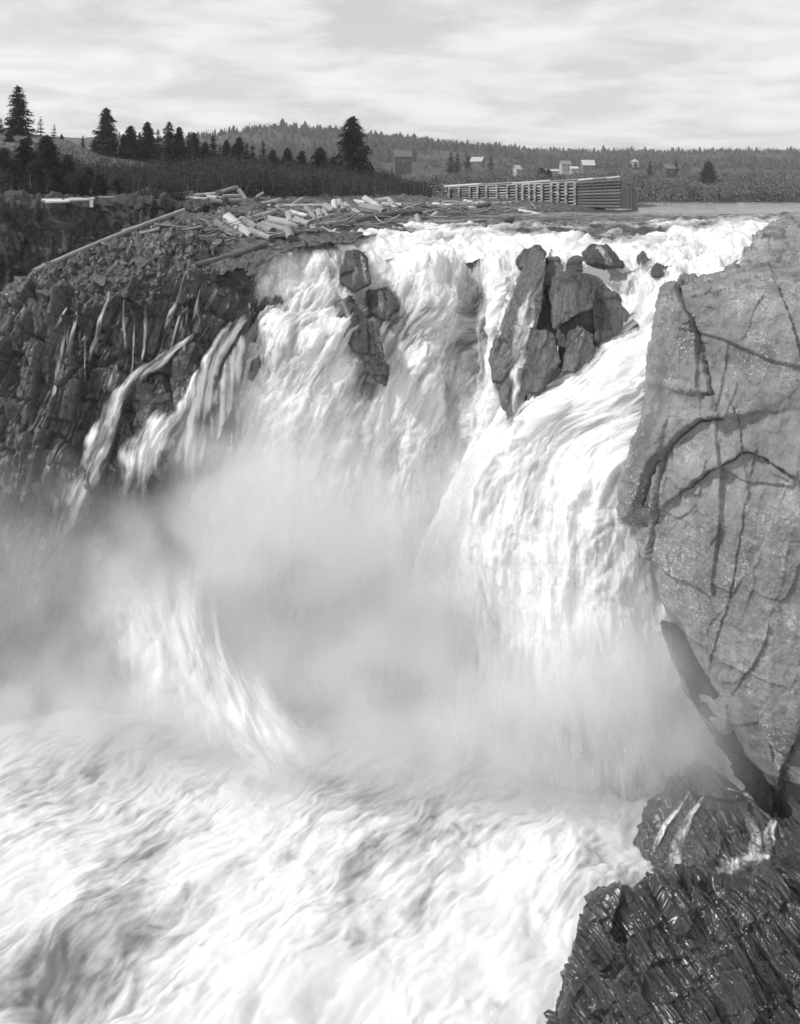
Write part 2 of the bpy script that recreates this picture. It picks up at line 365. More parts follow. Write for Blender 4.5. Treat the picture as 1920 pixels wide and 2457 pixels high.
bar[..., 2] += .16 * blocks(bar, (.8, .8, .8), seed=21) + .25 * fbm(bar * .5, 4, 22)
tag(obj('river_bank', grid_mesh('river_bank', bar, M['gravel'], flip=True)), 'gravel and rock bar along the left shore', kind='structure'); BAR = bvh_of(bar[::2, ::2])

# ------------------------------------------------------------------ rocks of the gorge
# shaded folded cliff behind, with the ledge on top
rows = [[(-250,478,62),(-100,478,66),(60,478,70),(200,478,71),(330,476,71),(450,478,71),(560,480,71),(680,490,70)],
        [(-250,492,57),(-100,490,59),(60,488,61),(200,484,63),(300,476,64),(420,482,64.5),(540,492,64.5),(660,505,64)],
        [(-250,530,56),(-100,530,58),(60,525,60),(200,520,62),(300,512,63),(420,515,63.2),(540,520,63),(660,530,62)],
        [(-250,640,55),(-100,640,57),(60,640,59),(200,620,61),(300,590,62),(420,570,62),(540,560,61.5),(660,560,60)],
        [(-250,760,55),(-100,760,57),(60,760,59),(200,720,60.5),(300,660,61),(420,620,61),(540,600,60),(660,600,58)],
        [(-250,950,55),(-100,950,57),(60,950,59),(200,900,60),(300,850,60.5),(420,800,60),(540,780,59),(660,780,57)]]
bc = patch(rows, 200, 320); n, s = facing(bc)
d = .3 * strata(bc, rotm(0, 10, 25), .6, 31, warp=2.6, wscale=.16) + .5 * jblocks(bc, (2.4, 2.2, 1.6), rotm(0, 20, 0), 32) + .15 * jblocks(bc, (.6, .7, .5), rotm(0, 20, 0), 34) + .2 * fbm(bc * .9, 4, 33)
bc = bc + n * d[..., None]
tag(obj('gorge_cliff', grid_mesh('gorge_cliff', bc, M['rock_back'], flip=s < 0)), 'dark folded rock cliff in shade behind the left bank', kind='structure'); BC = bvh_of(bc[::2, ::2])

# left buttress: rubble slope on top, ribbed face below
rows = [[(-300,930,56),(-150,890,55),(-20,850,54.5),(60,790,54.5),(180,690,55.5),(300,575,57),(420,535,59),(540,512,61),(640,520,62),(720,560,61)],
        [(-300,860,51),(-150,800,51),(-20,742,51),(60,672,51.3),(180,622,52),(300,582,53.5),(420,556,55),(540,546,57),(640,560,57),(720,590,56)],
        [(-300,890,49),(-150,850,48.8),(-20,800,48.8),(70,728,49),(180,672,49.4),(290,632,50),(400,612,51),(500,598,52.5),(600,606,54),(690,640,54)],
        [(-300,1020,47.2),(-150,1000,47),(-20,960,47),(80,850,47.2),(180,760,47.6),(290,720,48),(400,690,48.8),(500,672,50),(590,690,52),(670,730,52.5)],
        [(-300,1250,46),(-150,1200,46),(-20,1120,46.2),(80,1010,46.4),(180,930,46.6),(290,890,47),(395,860,47.6),(475,840,48.4),(560,850,50),(640,880,50.8)],
        [(-300,1450,45.4),(-150,1420,45.4),(-20,1340,45.6),(80,1240,45.8),(180,1150,46),(285,1090,46.4),(385,1050,46.8),(465,1040,47.4),(545,1040,48.6),(620,1060,49.6)],
        [(-300,1600,45),(-150,1580,45),(-20,1520,45.2),(80,1440,45.4),(180,1380,45.6),(280,1330,46),(380,1300,46.4),(460,1290,46.8),(540,1290,47.6),(610,1300,48.6)],
        [(-300,1780,44.6),(-150,1780,44.6),(-20,1770,44.8),(80,1760,45),(180,1750,45.2),(280,1740,45.6),(380,1730,46),(460,1720,46.4),(540,1720,47),(610,1720,48)]]
lb = patch(rows, 600, 500); n, s = facing(lb); LB0 = bvh_of(lb[::4, ::4])
uu, vv = proj(lb)
rib = sstep(640, 720, vv)
d = (.25 + .5 * rib) * jblocks(lb, (1.1, 1.6, 3.0), rotm(0, 15, 8), 41, tilt=1.1) + (.18 + .12 * rib) * jblocks(lb, (.42, .8, 1.1), rotm(0, 17, 14), 42, tilt=1.3) + .35 * rib * blocks(lb, (3.4, 2.5, 4.6), rotm(0, 14, 0), 47, crack=.5, tilt=1.3, warp=.15) \
    + .07 * jblocks(lb, (.16, .3, .4), rotm(0, 16, 10), 44, tilt=1.4) + .2 * fbm(lb * .4, 4, 45) + .12 * rib * strata(lb, rotm(0, 14, 20), .3, 43, warp=.5) + (1 - rib) * .16 * blocks(lb, (.5, .5, .5), np.eye(3), 48, tilt=1.4)
lb = lb + n * d[..., None]
tag(obj('gorge_wall', grid_mesh('gorge_wall', lb, M['rock_left'], flip=s < 0)), 'fractured rock buttress of the left bank running down into the spray', kind='structure'); LB = bvh_of(lb[::2, ::2])

# right cliff
def face_row(v, us, Ys, dv=0): return [(u, v, y) for u, y in zip(us, Ys)]
rows = [[(1700,720,47),(1700,716,46),(1740,706,45),(1790,696,44.6),(1860,680,44.6),(1990,664,44.6),(2200,650,44.6)],
        [(1690,676,46),(1680,672,44.6),(1710,664,43.6),(1770,652,43),(1850,640,43),(1980,622,43),(2200,610,43)],
        [(1660,688,43),(1612,684,40.5),(1650,688,39),(1710,684,38.6),(1790,668,39),(1920,650,39.5),(2200,640,40)],
        face_row(716, (1652,1588,1630,1700,1790,1920,2200), (42.5,39.6,37.9,37,36.5,36.2,36)),
        face_row(800, (1640,1565,1610,1690,1790,1920,2200), (42.3,39.2,37.4,36.5,35.8,35.3,35)),
        face_row(1000, (1620,1537,1590,1680,1780,1920,2200), (42,38.8,37,36,35.2,34.6,34)),
        face_row(1180, (1590,1512,1570,1670,1780,1920,2200), (41.5,38.2,36.6,35.6,34.9,34.2,33.6)),
        face_row(1330, (1610,1550,1600,1690,1790,1920,2200), (41,38,36.4,35.4,34.6,34,33.3)),
        face_row(1500, (1660,1605,1650,1720,1800,1920,2200), (40.5,37.8,36.2,35.2,34.4,33.8,33)),
        face_row(1700, (1740,1685,1720,1770,1830,1930,2200), (39.5,37.5,36.2,35.2,34.4,33.7,33)),
        face_row(1900, (1870,1830,1850,1880,1910,1960,2200), (39,37.2,36.2,35.4,34.8,34,33)),
        face_row(2080, (1940,1910,1930,1945,1960,2000,2200), (38.5,37.2,36.4,35.7,35,34.3,33.5))]
rc = patch(rows, 620, 330); n, s = facing(rc); uu, vv = proj(rc)
d = .2 * fbm(rc * .3, 3, 51) + .2 * jblocks(rc, (3.0, 3.4, 4.6), rotm(0, 12, 25), 52, tilt=1.2, groove=.03, gw=.02) + .07 * jblocks(rc, (1.1, 1.3, 1.5), rotm(0, 20, 15), 53, tilt=1.2, groove=.04, gw=.03) + .05 * fbm(rc * .9, 4, 60) + .03 * fbm(rc * 2.6, 4, 54) + .025 * jblocks(rc, (.32, .4, .36), rotm(0, 25, 0), 61, groove=.1)
top = sstep(720, 660, vv); d += top * (.14 * blocks(rc, (1.3, 1.6, .8), np.eye(3), 55))
def seg_d(u, v, pts):
    best = np.full(u.shape, 1e9)
    for (a, b), (c, e) in zip(pts[:-1], pts[1:]):
        k = np.clip(((u - a) * (c - a) + (v - b) * (e - b)) / ((c - a) ** 2 + (e - b) ** 2), 0, 1)
        best = np.minimum(best, np.hypot(u - a - k * (c - a), v - b - k * (e - b)))
    return best
def side_d(u, v, pts):
    best = np.full(u.shape, 1e9); sg = np.zeros(u.shape)
    for (a, b), (c, e) in zip(pts[:-1], pts[1:]):
        k = np.clip(((u - a) * (c - a) + (v - b) * (e - b)) / ((c - a) ** 2 + (e - b) ** 2), 0, 1); q = np.hypot(u - a - k * (c - a), v - b - k * (e - b)); m = q < best
        best = np.where(m, q, best); x = (c - a) * (v - b) - (e - b) * (u - a); sg = np.where(m, np.tanh(x / 150.), sg)
    return -sg
wob = 5 * pn(np.stack([uu / 25, vv / 25, 0 * uu], -1), 56); wob2 = 5 * pn(np.stack([uu / 25, vv / 25, 0 * uu + 9], -1), 57)
wob3 = 2.5 * pn(np.stack([uu / 7, vv / 7, 0 * uu], -1), 59)
for wd, dep, pts in ((6, .6, [(1735,1003),(1690,1009),(1655,1026),(1622,1056),(1592,1092),(1570,1125),(1552,1185),(1540,1215)]),
                     (4.5, .4, [(1905,1145),(1850,1112),(1800,1086),(1778,1090),(1740,1116),(1700,1132),(1660,1165),(1625,1190)]),
                     (6, .4, [(1630,690),(1638,725),(1655,760),(1672,800),(1676,850)]), (5, .35, [(1690,868),(1704,915),(1714,948),(1690,945)]),
                     (2.5, .15, [(1755,970),(1772,1010),(1782,1085)]), (3, .2, [(1870,700),(1896,770),(1918,860)]), (2.5, .1, [(1790,1210),(1770,1330),(1755,1420),(1722,1530),(1700,1600)]),
                     (4, .3, [(1590,1100),(1574,1180),(1560,1260),(1556,1330)]), (4, .3, [(1905,1780),(1880,1860),(1868,1920)]), (3, .2, [(1625,790),(1665,770)]), (3, .2, [(1740,690),(1700,700),(1660,712)])):
    q = seg_d(uu + wob + wob3, vv + wob2 - wob3, pts); wv = wd * np.clip(.62 + .9 * pn(np.stack([uu / 45, vv / 45, 0 * uu + wd], -1), 58), .12, 1.5); d -= .8 * dep * np.exp(-(q / (.75 * wv)) ** 4); d -= .45 * dep * side_d(uu + wob + wob3, vv + wob2 - wob3, pts) * np.exp(-(q / 110) ** 2)
rc = rc + n * d[..., None]
tag(obj('cliff', grid_mesh('cliff', rc, M['rock_right'], flip=s < 0)), 'smooth grey cliff face right of the falls', kind='structure')

# hull rocks -------------------------------------------------------
def hull_rock(name, front, mat, parent=None, back=2.5, voxel=.055, amp=.12, size=(.9, .9, 1.4), R=np.eye(3), seed=1, drop=.4, lam=0, lamt=.2):
    F = A([P3(*p) for p in front]); B = F.copy(); c = F.mean(0); B = c + (B - c) * .8; B[:, 1] += back; B[:, 2] -= drop
    bm = bmesh.new()
    for p in np.concatenate([F, B]): bm.verts.new(p)
    r = bmesh.ops.convex_hull(bm, input=bm.verts[:])
    bmesh.ops.delete(bm, geom=[g for g in bm.verts if not g.link_faces], context='VERTS')
    bmesh.ops.recalc_face_normals(bm, faces=bm.faces[:])
    me = bpy.data.meshes.new(name); bm.to_mesh(me); bm.free()
    o = bpy.data.objects.new(name, me); COL.objects.link(o)
    m = o.modifiers.new('r', 'REMESH'); m.mode = 'VOXEL'; m.voxel_size = voxel
    dg = bpy.context.evaluated_depsgraph_get(); me2 = bpy.data.meshes.new_from_object(o.evaluated_get(dg))
    bpy.data.objects.remove(o); bpy.data.meshes.remove(me)
    nv = len(me2.vertices); co = np.empty(nv * 3, np.float32); me2.vertices.foreach_get('co', co); co = co.reshape(-1, 3)
    nn = np.empty(nv * 3, np.float32); me2.vertices.foreach_get('normal', nn); nn = nn.reshape(-1, 3)
    d = amp * jblocks(co, size, R, seed, tilt=1.3) + amp * .4 * fbm(co * 1.3, 3, seed + 9) + amp * .4 * jblocks(co, A(size) * .36, R, seed + 3, tilt=1.4) + amp * .1 * jblocks(co, A(size) * .15, R, seed + 4, tilt=1.4)
    if lam: d = d + lam * strata(co, R, lamt, seed + 7, warp=.35, wscale=.5)
    co = co + nn * d[:, None]; me2.vertices.foreach_set('co', co.astype(np.float32).ravel())
    me2.polygons.foreach_set('use_smooth', np.full(len(me2.polygons), True)); me2.materials.clear(); me2.materials.append(mat); me2.update(); me2.name = name
    return obj(name, me2, parent)

# the island rock that splits the falls
isl = empty('island_rock', tuple(P3(1330, 900, 47)))
tag(isl, 'large angular rock island splitting the falls, water sliding down its left slab', 'rock')
def kid(o, par):
    o.parent = par; o.matrix_parent_inverse = Matrix.Translation(-Vector(par.location)); return o
Ri = rotm(0, 22, 10)
for k, (pts, bkk) in enumerate([
    ([(1280,590,50),(1306,606,49.2),(1252,690,48.7),(1205,790,47.8),(1172,868,47.2),(1232,1056,45.6),(1262,960,45.6),(1288,800,46.8),(1312,650,48.2)], 3),
    ([(1326,668,48.4),(1360,648,48.3),(1392,648,48),(1436,690,47.4),(1424,738,46.1),(1332,786,45.9),(1318,700,47.2)], 3),
    ([(1330,750,47.6),(1432,735,47.2),(1440,830,46.6),(1350,862,46.6)], 2),
    ([(1366,792,45.9),(1396,782,45.8),(1424,800,45.5),(1428,856,44.9),(1394,884,44.7),(1346,896,44.9),(1358,850,45.4)], 2),
    ([(1396,655,48.4),(1430,660,48.3),(1484,712,47.8),(1546,800,46.6),(1510,840,46),(1436,838,45.9),(1424,760,46.8)], 3),
    ([(1282,788,46.4),(1330,798,46),(1348,868,45.2),(1306,902,45),(1262,1000,45),(1266,900,45.8)], 2),
    ([(1285,640,49.4),(1335,650,49.2),(1345,760,48),(1330,830,47.4),(1280,830,47.6)], 3),
    ([(1246,618,51),(1262,594,51),(1290,588,50.8),(1310,606,50.4),(1300,640,49.6),(1252,640,49.8)], 2),
    ([(1312,618,49.8),(1340,616,49.8),(1352,640,49.2),(1342,680,48.6),(1306,690,48.6)], 2)]):
    pts = [(u, v, y - 1.1) for u, v, y in pts]
    kid(hull_rock('rock_block', pts, M['rock_island'], None, bkk, amp=.11, size=(1.0, 1.1, 2.0), R=Ri, seed=60 + 7 * k, lam=.045, lamt=.3), isl)
def bvh_objs(obs):
    V, F, off = [], [], 0
    for ch in obs:
        V += [v.co.copy() for v in ch.data.vertices]; F += [[i + off for i in p.vertices] for p in ch.data.polygons]; off = len(V)
    return BVHTree.FromPolygons(V, F)
IS = bvh_objs(isl.children)
def rock(name, label, pts, mat='rock_falls', group=None, out=.55, **kw):
    pts = [(u, v, y - out) for u, v, y in pts]; o = hull_rock(name, pts, M[mat], **kw); tag(o, label, 'rock', group); return o
rock('rock', 'dark flat-topped rock upstream of the large island rock', [(1404,600,53),(1420,586,53),(1462,584,53),(1484,610,52),(1500,640,51.4),(1470,640,51),(1420,632,51.4)], seed=201)
rock('rock', 'small dark rock wedged in foam between island rock and flat-topped rock', [(1366,626,51),(1380,614,51),(1398,618,50.6),(1400,650,50),(1368,652,50)], seed=205, back=1.2)
rock('rock', 'round wet rock alone in the right channel rapids', [(1566,640,51.6),(1578,628,51.6),(1594,634,51.4),(1596,662,51),(1566,664,51)], seed=207, back=1)
rock('rock', 'tiny rock awash just upstream of the round wet rock', [(1530,612,53.6),(1544,606,53.6),(1556,622,53.2),(1538,632,53)], seed=209, back=.8)
rock('rock', 'upright rock near the lip with water streaming over its face', [(818,640,53.2),(832,604,53.7),(862,598,53.7),(882,620,53.3),(888,680,52.2),(850,698,52.0),(814,678,52.4)], seed=211, amp=.1)
rock('rock', 'dark leaning rock fin amid the central falls', [(806,728,52),(836,708,52),(866,740,51.4),(904,800,50.4),(930,890,49.4),(926,930,49),(890,900,49.2),(842,820,50.0),(810,780,50.8)], seed=213, amp=.14)
rock('rock', 'low wet rock hump above the leaning rock fin', [(880,700,53),(930,690,53.2),(960,730,52.4),(930,770,51.8),(890,750,52)], seed=215)
rock('rock', 'dark slanting rock left of the falls, pointed at its lower end', [(548,826,49.6),(556,850,49.2),(520,912,48),(494,938,47.6),(490,906,48),(510,860,48.8)], seed=217, back=1.5)
rock('rock', 'small slanting rock right of the dark slanting rock', [(622,852,49.6),(626,872,49.2),(604,914,48.4),(592,908,48.4),(602,868,49.2)], seed=219, back=1.2)
rock('rock', 'small knob of rock showing through foam near left bank', [(630,756,51),(650,752,51),(656,786,50.4),(636,800,50.2)], seed=221, back=1.2)
rock('rock', 'rounded dark shoulder of rock below the left bank rubble', [(418,862,48),(440,838,48.2),(468,858,48),(474,900,47.4),(452,966,46.8),(420,972,46.6),(408,910,47.2)], 'rock_left', seed=223, amp=.14)
rock('rock', 'tall wedge of wet rock between the left streams', [(496,960,48),(540,944,48.2),(556,970,48),(548,1060,47),(522,1130,46.4),(500,1060,46.8)], 'rock_left', seed=225, amp=.14)
rock('rock', 'broad sloping rock under the white left stream', [(330,930,47.6),(380,900,48),(410,960,47.4),(420,1080,46.6),(380,1160,46),(310,1120,46)], 'rock_left', seed=227, amp=.2)

# rocky shore upstream on the right
rows = [[(1840,560,60),(1880,528,61),(1940,514,62),(2050,510,62),(2250,505,62)],
        [(1800,600,54.5),(1838,548,55.5),(1890,526,56),(2000,520,56.5),(2250,515,57)],
        [(1772,650,50),(1800,600,51),(1850,570,51.5),(1960,560,52),(2250,550,52)],
        [(1762,690,46.5),(1790,650,47),(1850,630,47.4),(1960,610,48),(2250,600,48)],
        [(1750,760,45),(1790,720,45.4),(1850,690,46),(1960,670,46),(2250,650,46)]]
rs = patch(rows, 150, 170); n, s = facing(rs)
rs = rs + n * (.35 * blocks(rs, (1.8, 1.8, 1), rotm(0, 0, 20), 71) + .12 * blocks(rs, (.6, .6, .5), np.eye(3), 72) + .15 * fbm(rs * .7, 4, 73))[..., None]
tag(obj('rocky_shore', grid_mesh('rocky_shore', rs, M['rock_right'], flip=s < 0)), 'rocky shore upstream of the right cliff', kind='structure')

RK = bvh_objs([o for o in COL.objects if o.name.split('.')[0] == 'rock'])
rock('rock_ledge', 'dark ledge slanting down along the foot of the right cliff', [(1586,1486,37.8),(1622,1496,37.2),(1700,1640,36.5),(1790,1790,36),(1870,1910,35.6),(1850,1970,35.8),(1760,1836,36.6),(1656,1664,37.3)], 'rock_dark', out=.35, seed=229, amp=.12, back=1.5)
# wet rocks at the foot of the right cliff
rows = [[(1480,2160,38),(1560,2060,39),(1640,1980,39.5),(1740,1950,39),(1840,1960,38.5),(1980,1980,38),(2200,2000,37)],
        [(1490,2120,36.4),(1550,1950,37),(1640,1846,37),(1720,1862,36.8),(1820,1920,36.4),(1960,1960,36),(2200,1980,35)],
        [(1520,2110,35.6),(1580,2000,35.8),(1650,1900,36),(1730,1940,35.6),(1830,1990,35),(1960,2010,34),(2200,2020,33)],
        [(1540,2130,34.8),(1600,2060,34.8),(1670,2000,34.8),(1750,2020,34.4),(1840,2050,33.4),(1960,2060,32),(2200,2060,31)],
        [(1540,2200,33.6),(1610,2140,33.4),(1690,2110,33.2),(1770,2110,32.8),(1860,2110,31.6),(1960,2110,30.5),(2200,2100,29.5)],
        [(1540,2330,32),(1620,2270,31.8),(1700,2240,31.5),(1790,2230,31),(1870,2200,30),(1970,2180,29),(2200,2160,28)]]
kr = patch(rows, 240, 260); n, s = facing(kr)
kr = kr + n * (.25 * jblocks(kr, (.8, 1.2, 2.2), rotm(0, -28, 0), 81) + .1 * jblocks(kr, (.3, .5, .9), rotm(0, -28, 0), 84) + .07 * strata(kr, rotm(0, -25, 30), .22, 82) + .2 * fbm(kr * .6, 4, 83))[..., None]
tag(obj('wet_ledge', grid_mesh('wet_ledge', kr, M['rock_ledge'], flip=s < 0)), 'wet rock ledge under the right cliff with runnels of water', kind='structure'); KR = bvh_of(kr)
# black slaty rock in the foreground
rows = [[(1300,2640,28.6),(1345,2480,29.6),(1385,2370,30),(1440,2250,30.4),(1500,2180,30.8),(1570,2150,31.2),(1660,2140,31.6),(1760,2140,31.8),(1860,2120,31.8),(2000,2110,31.6),(2250,2100,31)],
        [(1300,2640,27.2),(1330,2460,27.8),(1358,2340,28.2),(1405,2225,28.6),(1470,2138,29),(1550,2106,29.4),(1650,2096,29.7),(1750,2100,29.8),(1860,2080,29.8),(2000,2060,29.6),(2250,2050,29)],
        [(1330,2680,26.4),(1365,2520,27),(1400,2400,27.4),(1455,2290,27.8),(1520,2205,28.2),(1600,2160,28.6),(1690,2150,28.8),(1780,2150,28.9),(1880,2130,28.8),(2000,2110,28.6),(2250,2100,28)],
        [(1380,2740,25.8),(1420,2600,26.2),(1465,2490,26.6),(1525,2390,27),(1590,2310,27.4),(1660,2260,27.8),(1740,2240,28),(1820,2240,28),(1910,2220,27.9),(2020,2200,27.6),(2250,2190,27)],
        [(1440,2800,25.3),(1490,2690,25.7),(1540,2590,26),(1600,2500,26.3),(1660,2420,26.7),(1730,2370,27),(1800,2350,27.2),(1870,2350,27.2),(1950,2330,27),(2040,2310,26.8),(2250,2300,26)],
        [(1520,2880,24.8),(1570,2790,25.1),(1620,2700,25.3),(1680,2620,25.6),(1740,2550,25.9),(1800,2500,26.2),(1860,2480,26.4),(1930,2480,26.4),(2000,2460,26.2),(2080,2440,26),(2250,2430,25.4)],
        [(1600,2960,24.2),(1650,2890,24.4),(1700,2820,24.6),(1760,2750,24.9),(1820,2690,25.2),(1880,2650,25.4),(1930,2630,25.6),(1990,2620,25.6),(2060,2610,25.4),(2130,2600,25.2),(2250,2590,24.8)]]
fr = patch(rows, 380, 420); n, s = facing(fr)
Rf = rotm(0, -26, 25)
eg = .2 + .8 * sstep(.12, .34, np.linspace(0, 1, 380))[:, None]
fr = fr + n * ((.5 + .5 * eg) * .3 * jblocks(fr, (.9, 1.4, 2.4), rotm(0, -28, 12), 91, tilt=1.9, groove=.2) + (.3 + .7 * eg) * .12 * jblocks(fr, (.34, .6, 1.1), rotm(0, -30, 12), 94, tilt=1.9, groove=.2) + eg * (.08 * strata(fr, Rf, .17, 92, warp=.3) + .04 * strata(fr, Rf, .07, 93, warp=.2) + .03 * jblocks(fr, (.1, .2, .5), rotm(0, -30, 12), 96, tilt=1.3)) + .3 * fbm(fr * .5, 3, 95))[..., None]
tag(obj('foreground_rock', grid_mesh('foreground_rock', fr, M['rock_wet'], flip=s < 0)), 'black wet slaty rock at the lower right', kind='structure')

# ------------------------------------------------------------------ water
def arc(P):
    t = np.concatenate([np.zeros((1, P.shape[1])), np.cumsum(np.linalg.norm(np.diff(P, axis=0), axis=-1), 0)]); s_ = np.concatenate([np.zeros((P.shape[0], 1)), np.cumsum(np.linalg.norm(np.diff(P, axis=1), axis=-1), 1)], 1)
    return s_, np.repeat(t.mean(1, keepdims=True), P.shape[1], 1)
def gau(u, v, pts):
    r = 0
    for a, b, ra, rb, k in pts: r = r + k * np.exp(-((u - a) / ra) ** 2 - ((v - b) / rb) ** 2)
    return r
def falls_patch(lines, nr, nc, seed, lumps=(), thin=(), amp=1.0, shell=0.0, ledge=1.0):
    W = A([[P3(*p) for p in l] for l in lines]).transpose(1, 0, 2); P = cr(cr(W, nr, 0), nc, 1)
    s_, t_ = arc(P); n, sg = facing(P); u, v = proj(P)
    f = np.stack([s_ * 1.0, t_, 0 * s_], -1); f[..., 0] += .5 * fbm(f * A([.3, .2, 0]) + 5, 3, seed + 3); f[..., 1] += .8 * fbm(f * A([.5, .4, 0]), 3, seed + 5)
    st = sstep(2, 14, t_)
    d = (.85 - .3 * st) * fbm(f * A([.38, .16, 0]), 3, seed) + (.42 - .2 * st) * fbm(f * A([.9, .42, 0]) + 7, 3, seed + 11, mode=2) + .1 * fbm(f * A([2.4, .6, 0]), 3, seed + 21) \
        + (.13 - .06 * st) * fbm(f * A([2.6, 1.5, 0]), 3, seed + 25, mode=2) + .025 * fbm(f * A([6, 1.0, 0]), 2, seed + 31)
    lt = t_ / 3.6 + 1.1 * fbm(f * A([.22, .05, 0]) + 60, 3, seed + 51); lf = lt - np.floor(lt)
    d = d + .75 * (1 - .75 * st) * (np.minimum(lf / .45, (1 - lf) / .55) - .5) * ledge
    d = d * amp * (.25 + .75 * sstep(1, 7, t_)) + gau(u, v, lumps) + shell
    foam = .86 + .45 * fbm(f * A([.5, .2, 0]) + 3, 4, seed + 41) + .2 * fbm(f * A([1.6, .5, 0]) + 3, 3, seed + 45) - gau(u, v, thin)
    Q = P + n * d[..., None]
    return Q, sg, np.stack([s_, t_, 0 * s_], -1), foam
CURT = [[(550,612,53.8),(572,640,53.3),(574,700,53),(520,790,51.8),(460,880,50.6),(400,1000,49.6),(350,1150,48.8),(320,1400,47.8),(300,1720,47)],
        [(660,585,55),(676,630,53.8),(680,720,52),(645,800,50.4),(608,900,49),(580,1020,48),(560,1150,47.2),(550,1400,46.2),(545,1720,45.4)],
        [(780,570,57),(785,630,54.4),(775,720,52.2),(758,790,50.2),(742,900,48.9),(722,1020,47.9),(712,1150,47.2),(702,1400,46.2),(700,1720,45.4)],
        [(900,560,59),(905,620,55.4),(900,720,53.2),(892,800,51.6),(882,900,50.2),(872,1020,49),(866,1150,48.2),(860,1400,47),(860,1720,45.6)],
        [(1020,550,61),(1036,610,56.4),(1024,720,53.2),(1010,800,52),(1000,900,51),(992,1020,50),(986,1150,49.2),(980,1400,47.8),(980,1720,46)],
        [(1150,555,60),(1150,620,56.4),(1126,720,54.4),(1108,800,53.4),(1100,900,52.4),(1092,1020,51.2),(1086,1150,50),(1080,1400,48),(1080,1720,46)],
        [(1270,565,58),(1236,620,54.6),(1196,720,52.2),(1180,800,51),(1172,900,50),(1166,1020,49.2),(1160,1150,48.4),(1152,1400,47.2),(1150,1720,46)],
        [(1330,580,56),(1310,640,53.6),(1290,720,52),(1270,800,50.8),(1260,900,49.8),(1250,1020,49),(1240,1150,48.2),(1230,1400,47),(1230,1720,46)]]
th = [(1135,700,26,80,.7), (1120,860,26,110,.45), (1090,1000,40,120,.3), (930,760,40,60,.45), (880,900,36,80,.35), (820,660,40,40,.25), (700,900,30,60,.15), (620,800,30,70,.35), (520,1000,40,100,.4), (880,1080,120,60,.25), (1000,760,24,70,.15)]
lm = [(650,660,40,50,.5), (760,650,50,60,.4), (720,800,80,60,.9), (820,800,50,60,.4), (1010,700,45,90,.8), (1060,620,40,40,.4), (1180,660,30,60,.3), (1130,780,24,150,-1.3), (905,720,40,60,-.6), (600,770,26,40,-.6), (560,900,30,80,-.5), (930,900,40,120,-.5), (1040,880,30,120,.4)]
Q, sg, fl, foam = falls_patch(CURT, 660, 430, 101, lm, th)
tag(obj('waterfall', grid_mesh('waterfall', Q, M['falls'], flip=sg < 0, attrs={'foam': foam}, flow=fl)), 'main curtain of the falls, white water dropping into mist', kind='structure')
Q, sg, fl, foam = falls_patch(CURT, 330, 260, 131, lm, (), 1.15, .3)
foam = np.clip(foam, 0, 1) * sstep(0, .06, np.linspace(0, 1, 260))[None] * sstep(0, .04, np.linspace(0, 1, 330))[:, None]
tag(obj('waterfall_spray', grid_mesh('waterfall_spray', Q, M['veil'], flip=sg < 0, attrs={'foam': foam}, flow=fl)), 'loose white spray over the main curtain of the falls', kind='stuff')
CHUT = [[(1440,600,57),(1470,690,53),(1450,770,50),(1380,850,49),(1270,930,49),(1170,1010,49.6),(1100,1120,49.4),(1030,1270,48.4),(980,1470,47),(950,1830,46)],
        [(1500,596,56),(1512,680,51.5),(1490,770,48),(1420,860,45.2),(1330,930,44.3),(1250,1010,44),(1190,1110,43.8),(1120,1260,43.5),(1070,1460,43.2),(1030,1860,43.4)],
        [(1590,575,56.5),(1568,650,51.6),(1532,750,47.2),(1474,855,44.2),(1404,945,43.2),(1340,1040,42.8),(1296,1150,42.5),(1248,1300,42.2),(1208,1500,42),(1170,1900,41.4)],
        [(1690,550,58),(1626,640,51.4),(1576,745,46.6),(1524,862,43.4),(1474,962,42.3),(1430,1060,41.8),(1398,1180,41.4),(1366,1330,41),(1334,1520,40.8),(1300,1930,40.2)],
        [(1790,535,59),(1690,640,50.8),(1628,745,46.2),(1564,864,42.8),(1530,972,41.6),(1508,1080,41.1),(1496,1200,40.7),(1486,1350,40.4),(1466,1540,40.2),(1440,1960,39.4)],
        [(1860,535,58),(1760,670,50),(1690,765,45.8),(1622,884,42.8),(1590,992,41.8),(1574,1100,41.2),(1566,1220,40.8),(1564,1370,40.5),(1560,1560,40.2),(1560,1970,39.2)],
        [(1930,540,57),(1850,700,50),(1770,790,46.5),(1700,900,44),(1670,1000,43),(1660,1100,42.6),(1660,1220,42.2),(1680,1370,42),(1760,1560,41.2),(1860,1920,40.5)]]
lc = [(1480,880,60,40,.3), (1330,1000,50,60,.3), (1400,1200,80,100,.5)]
tc_ = [(1240,1000,30,60,.4), (1500,960,30,30,.25), (1440,1090,30,30,.2), (1560,1250,30,100,.4)]
Q, sg, fl, foam = falls_patch(CHUT, 620, 330, 151, lc, tc_, .9)
tag(obj('waterfall_chute', grid_mesh('waterfall_chute', Q, M['falls'], flip=sg < 0, attrs={'foam': foam}, flow=fl)), 'right chute of the falls racing down beside the cliff', kind='structure')
Q, sg, fl, foam = falls_patch(CHUT, 320, 200, 171, lc, (), 1.1, .25)
foam = np.clip(foam, 0, 1) * sstep(0, .06, np.linspace(0, 1, 200))[None] * sstep(0, .04, np.linspace(0, 1, 320))[:, None]
tag(obj('chute_spray', grid_mesh('chute_spray', Q, M['veil'], flip=sg < 0, attrs={'foam': foam}, flow=fl)), 'loose white spray over the right chute', kind='stuff')

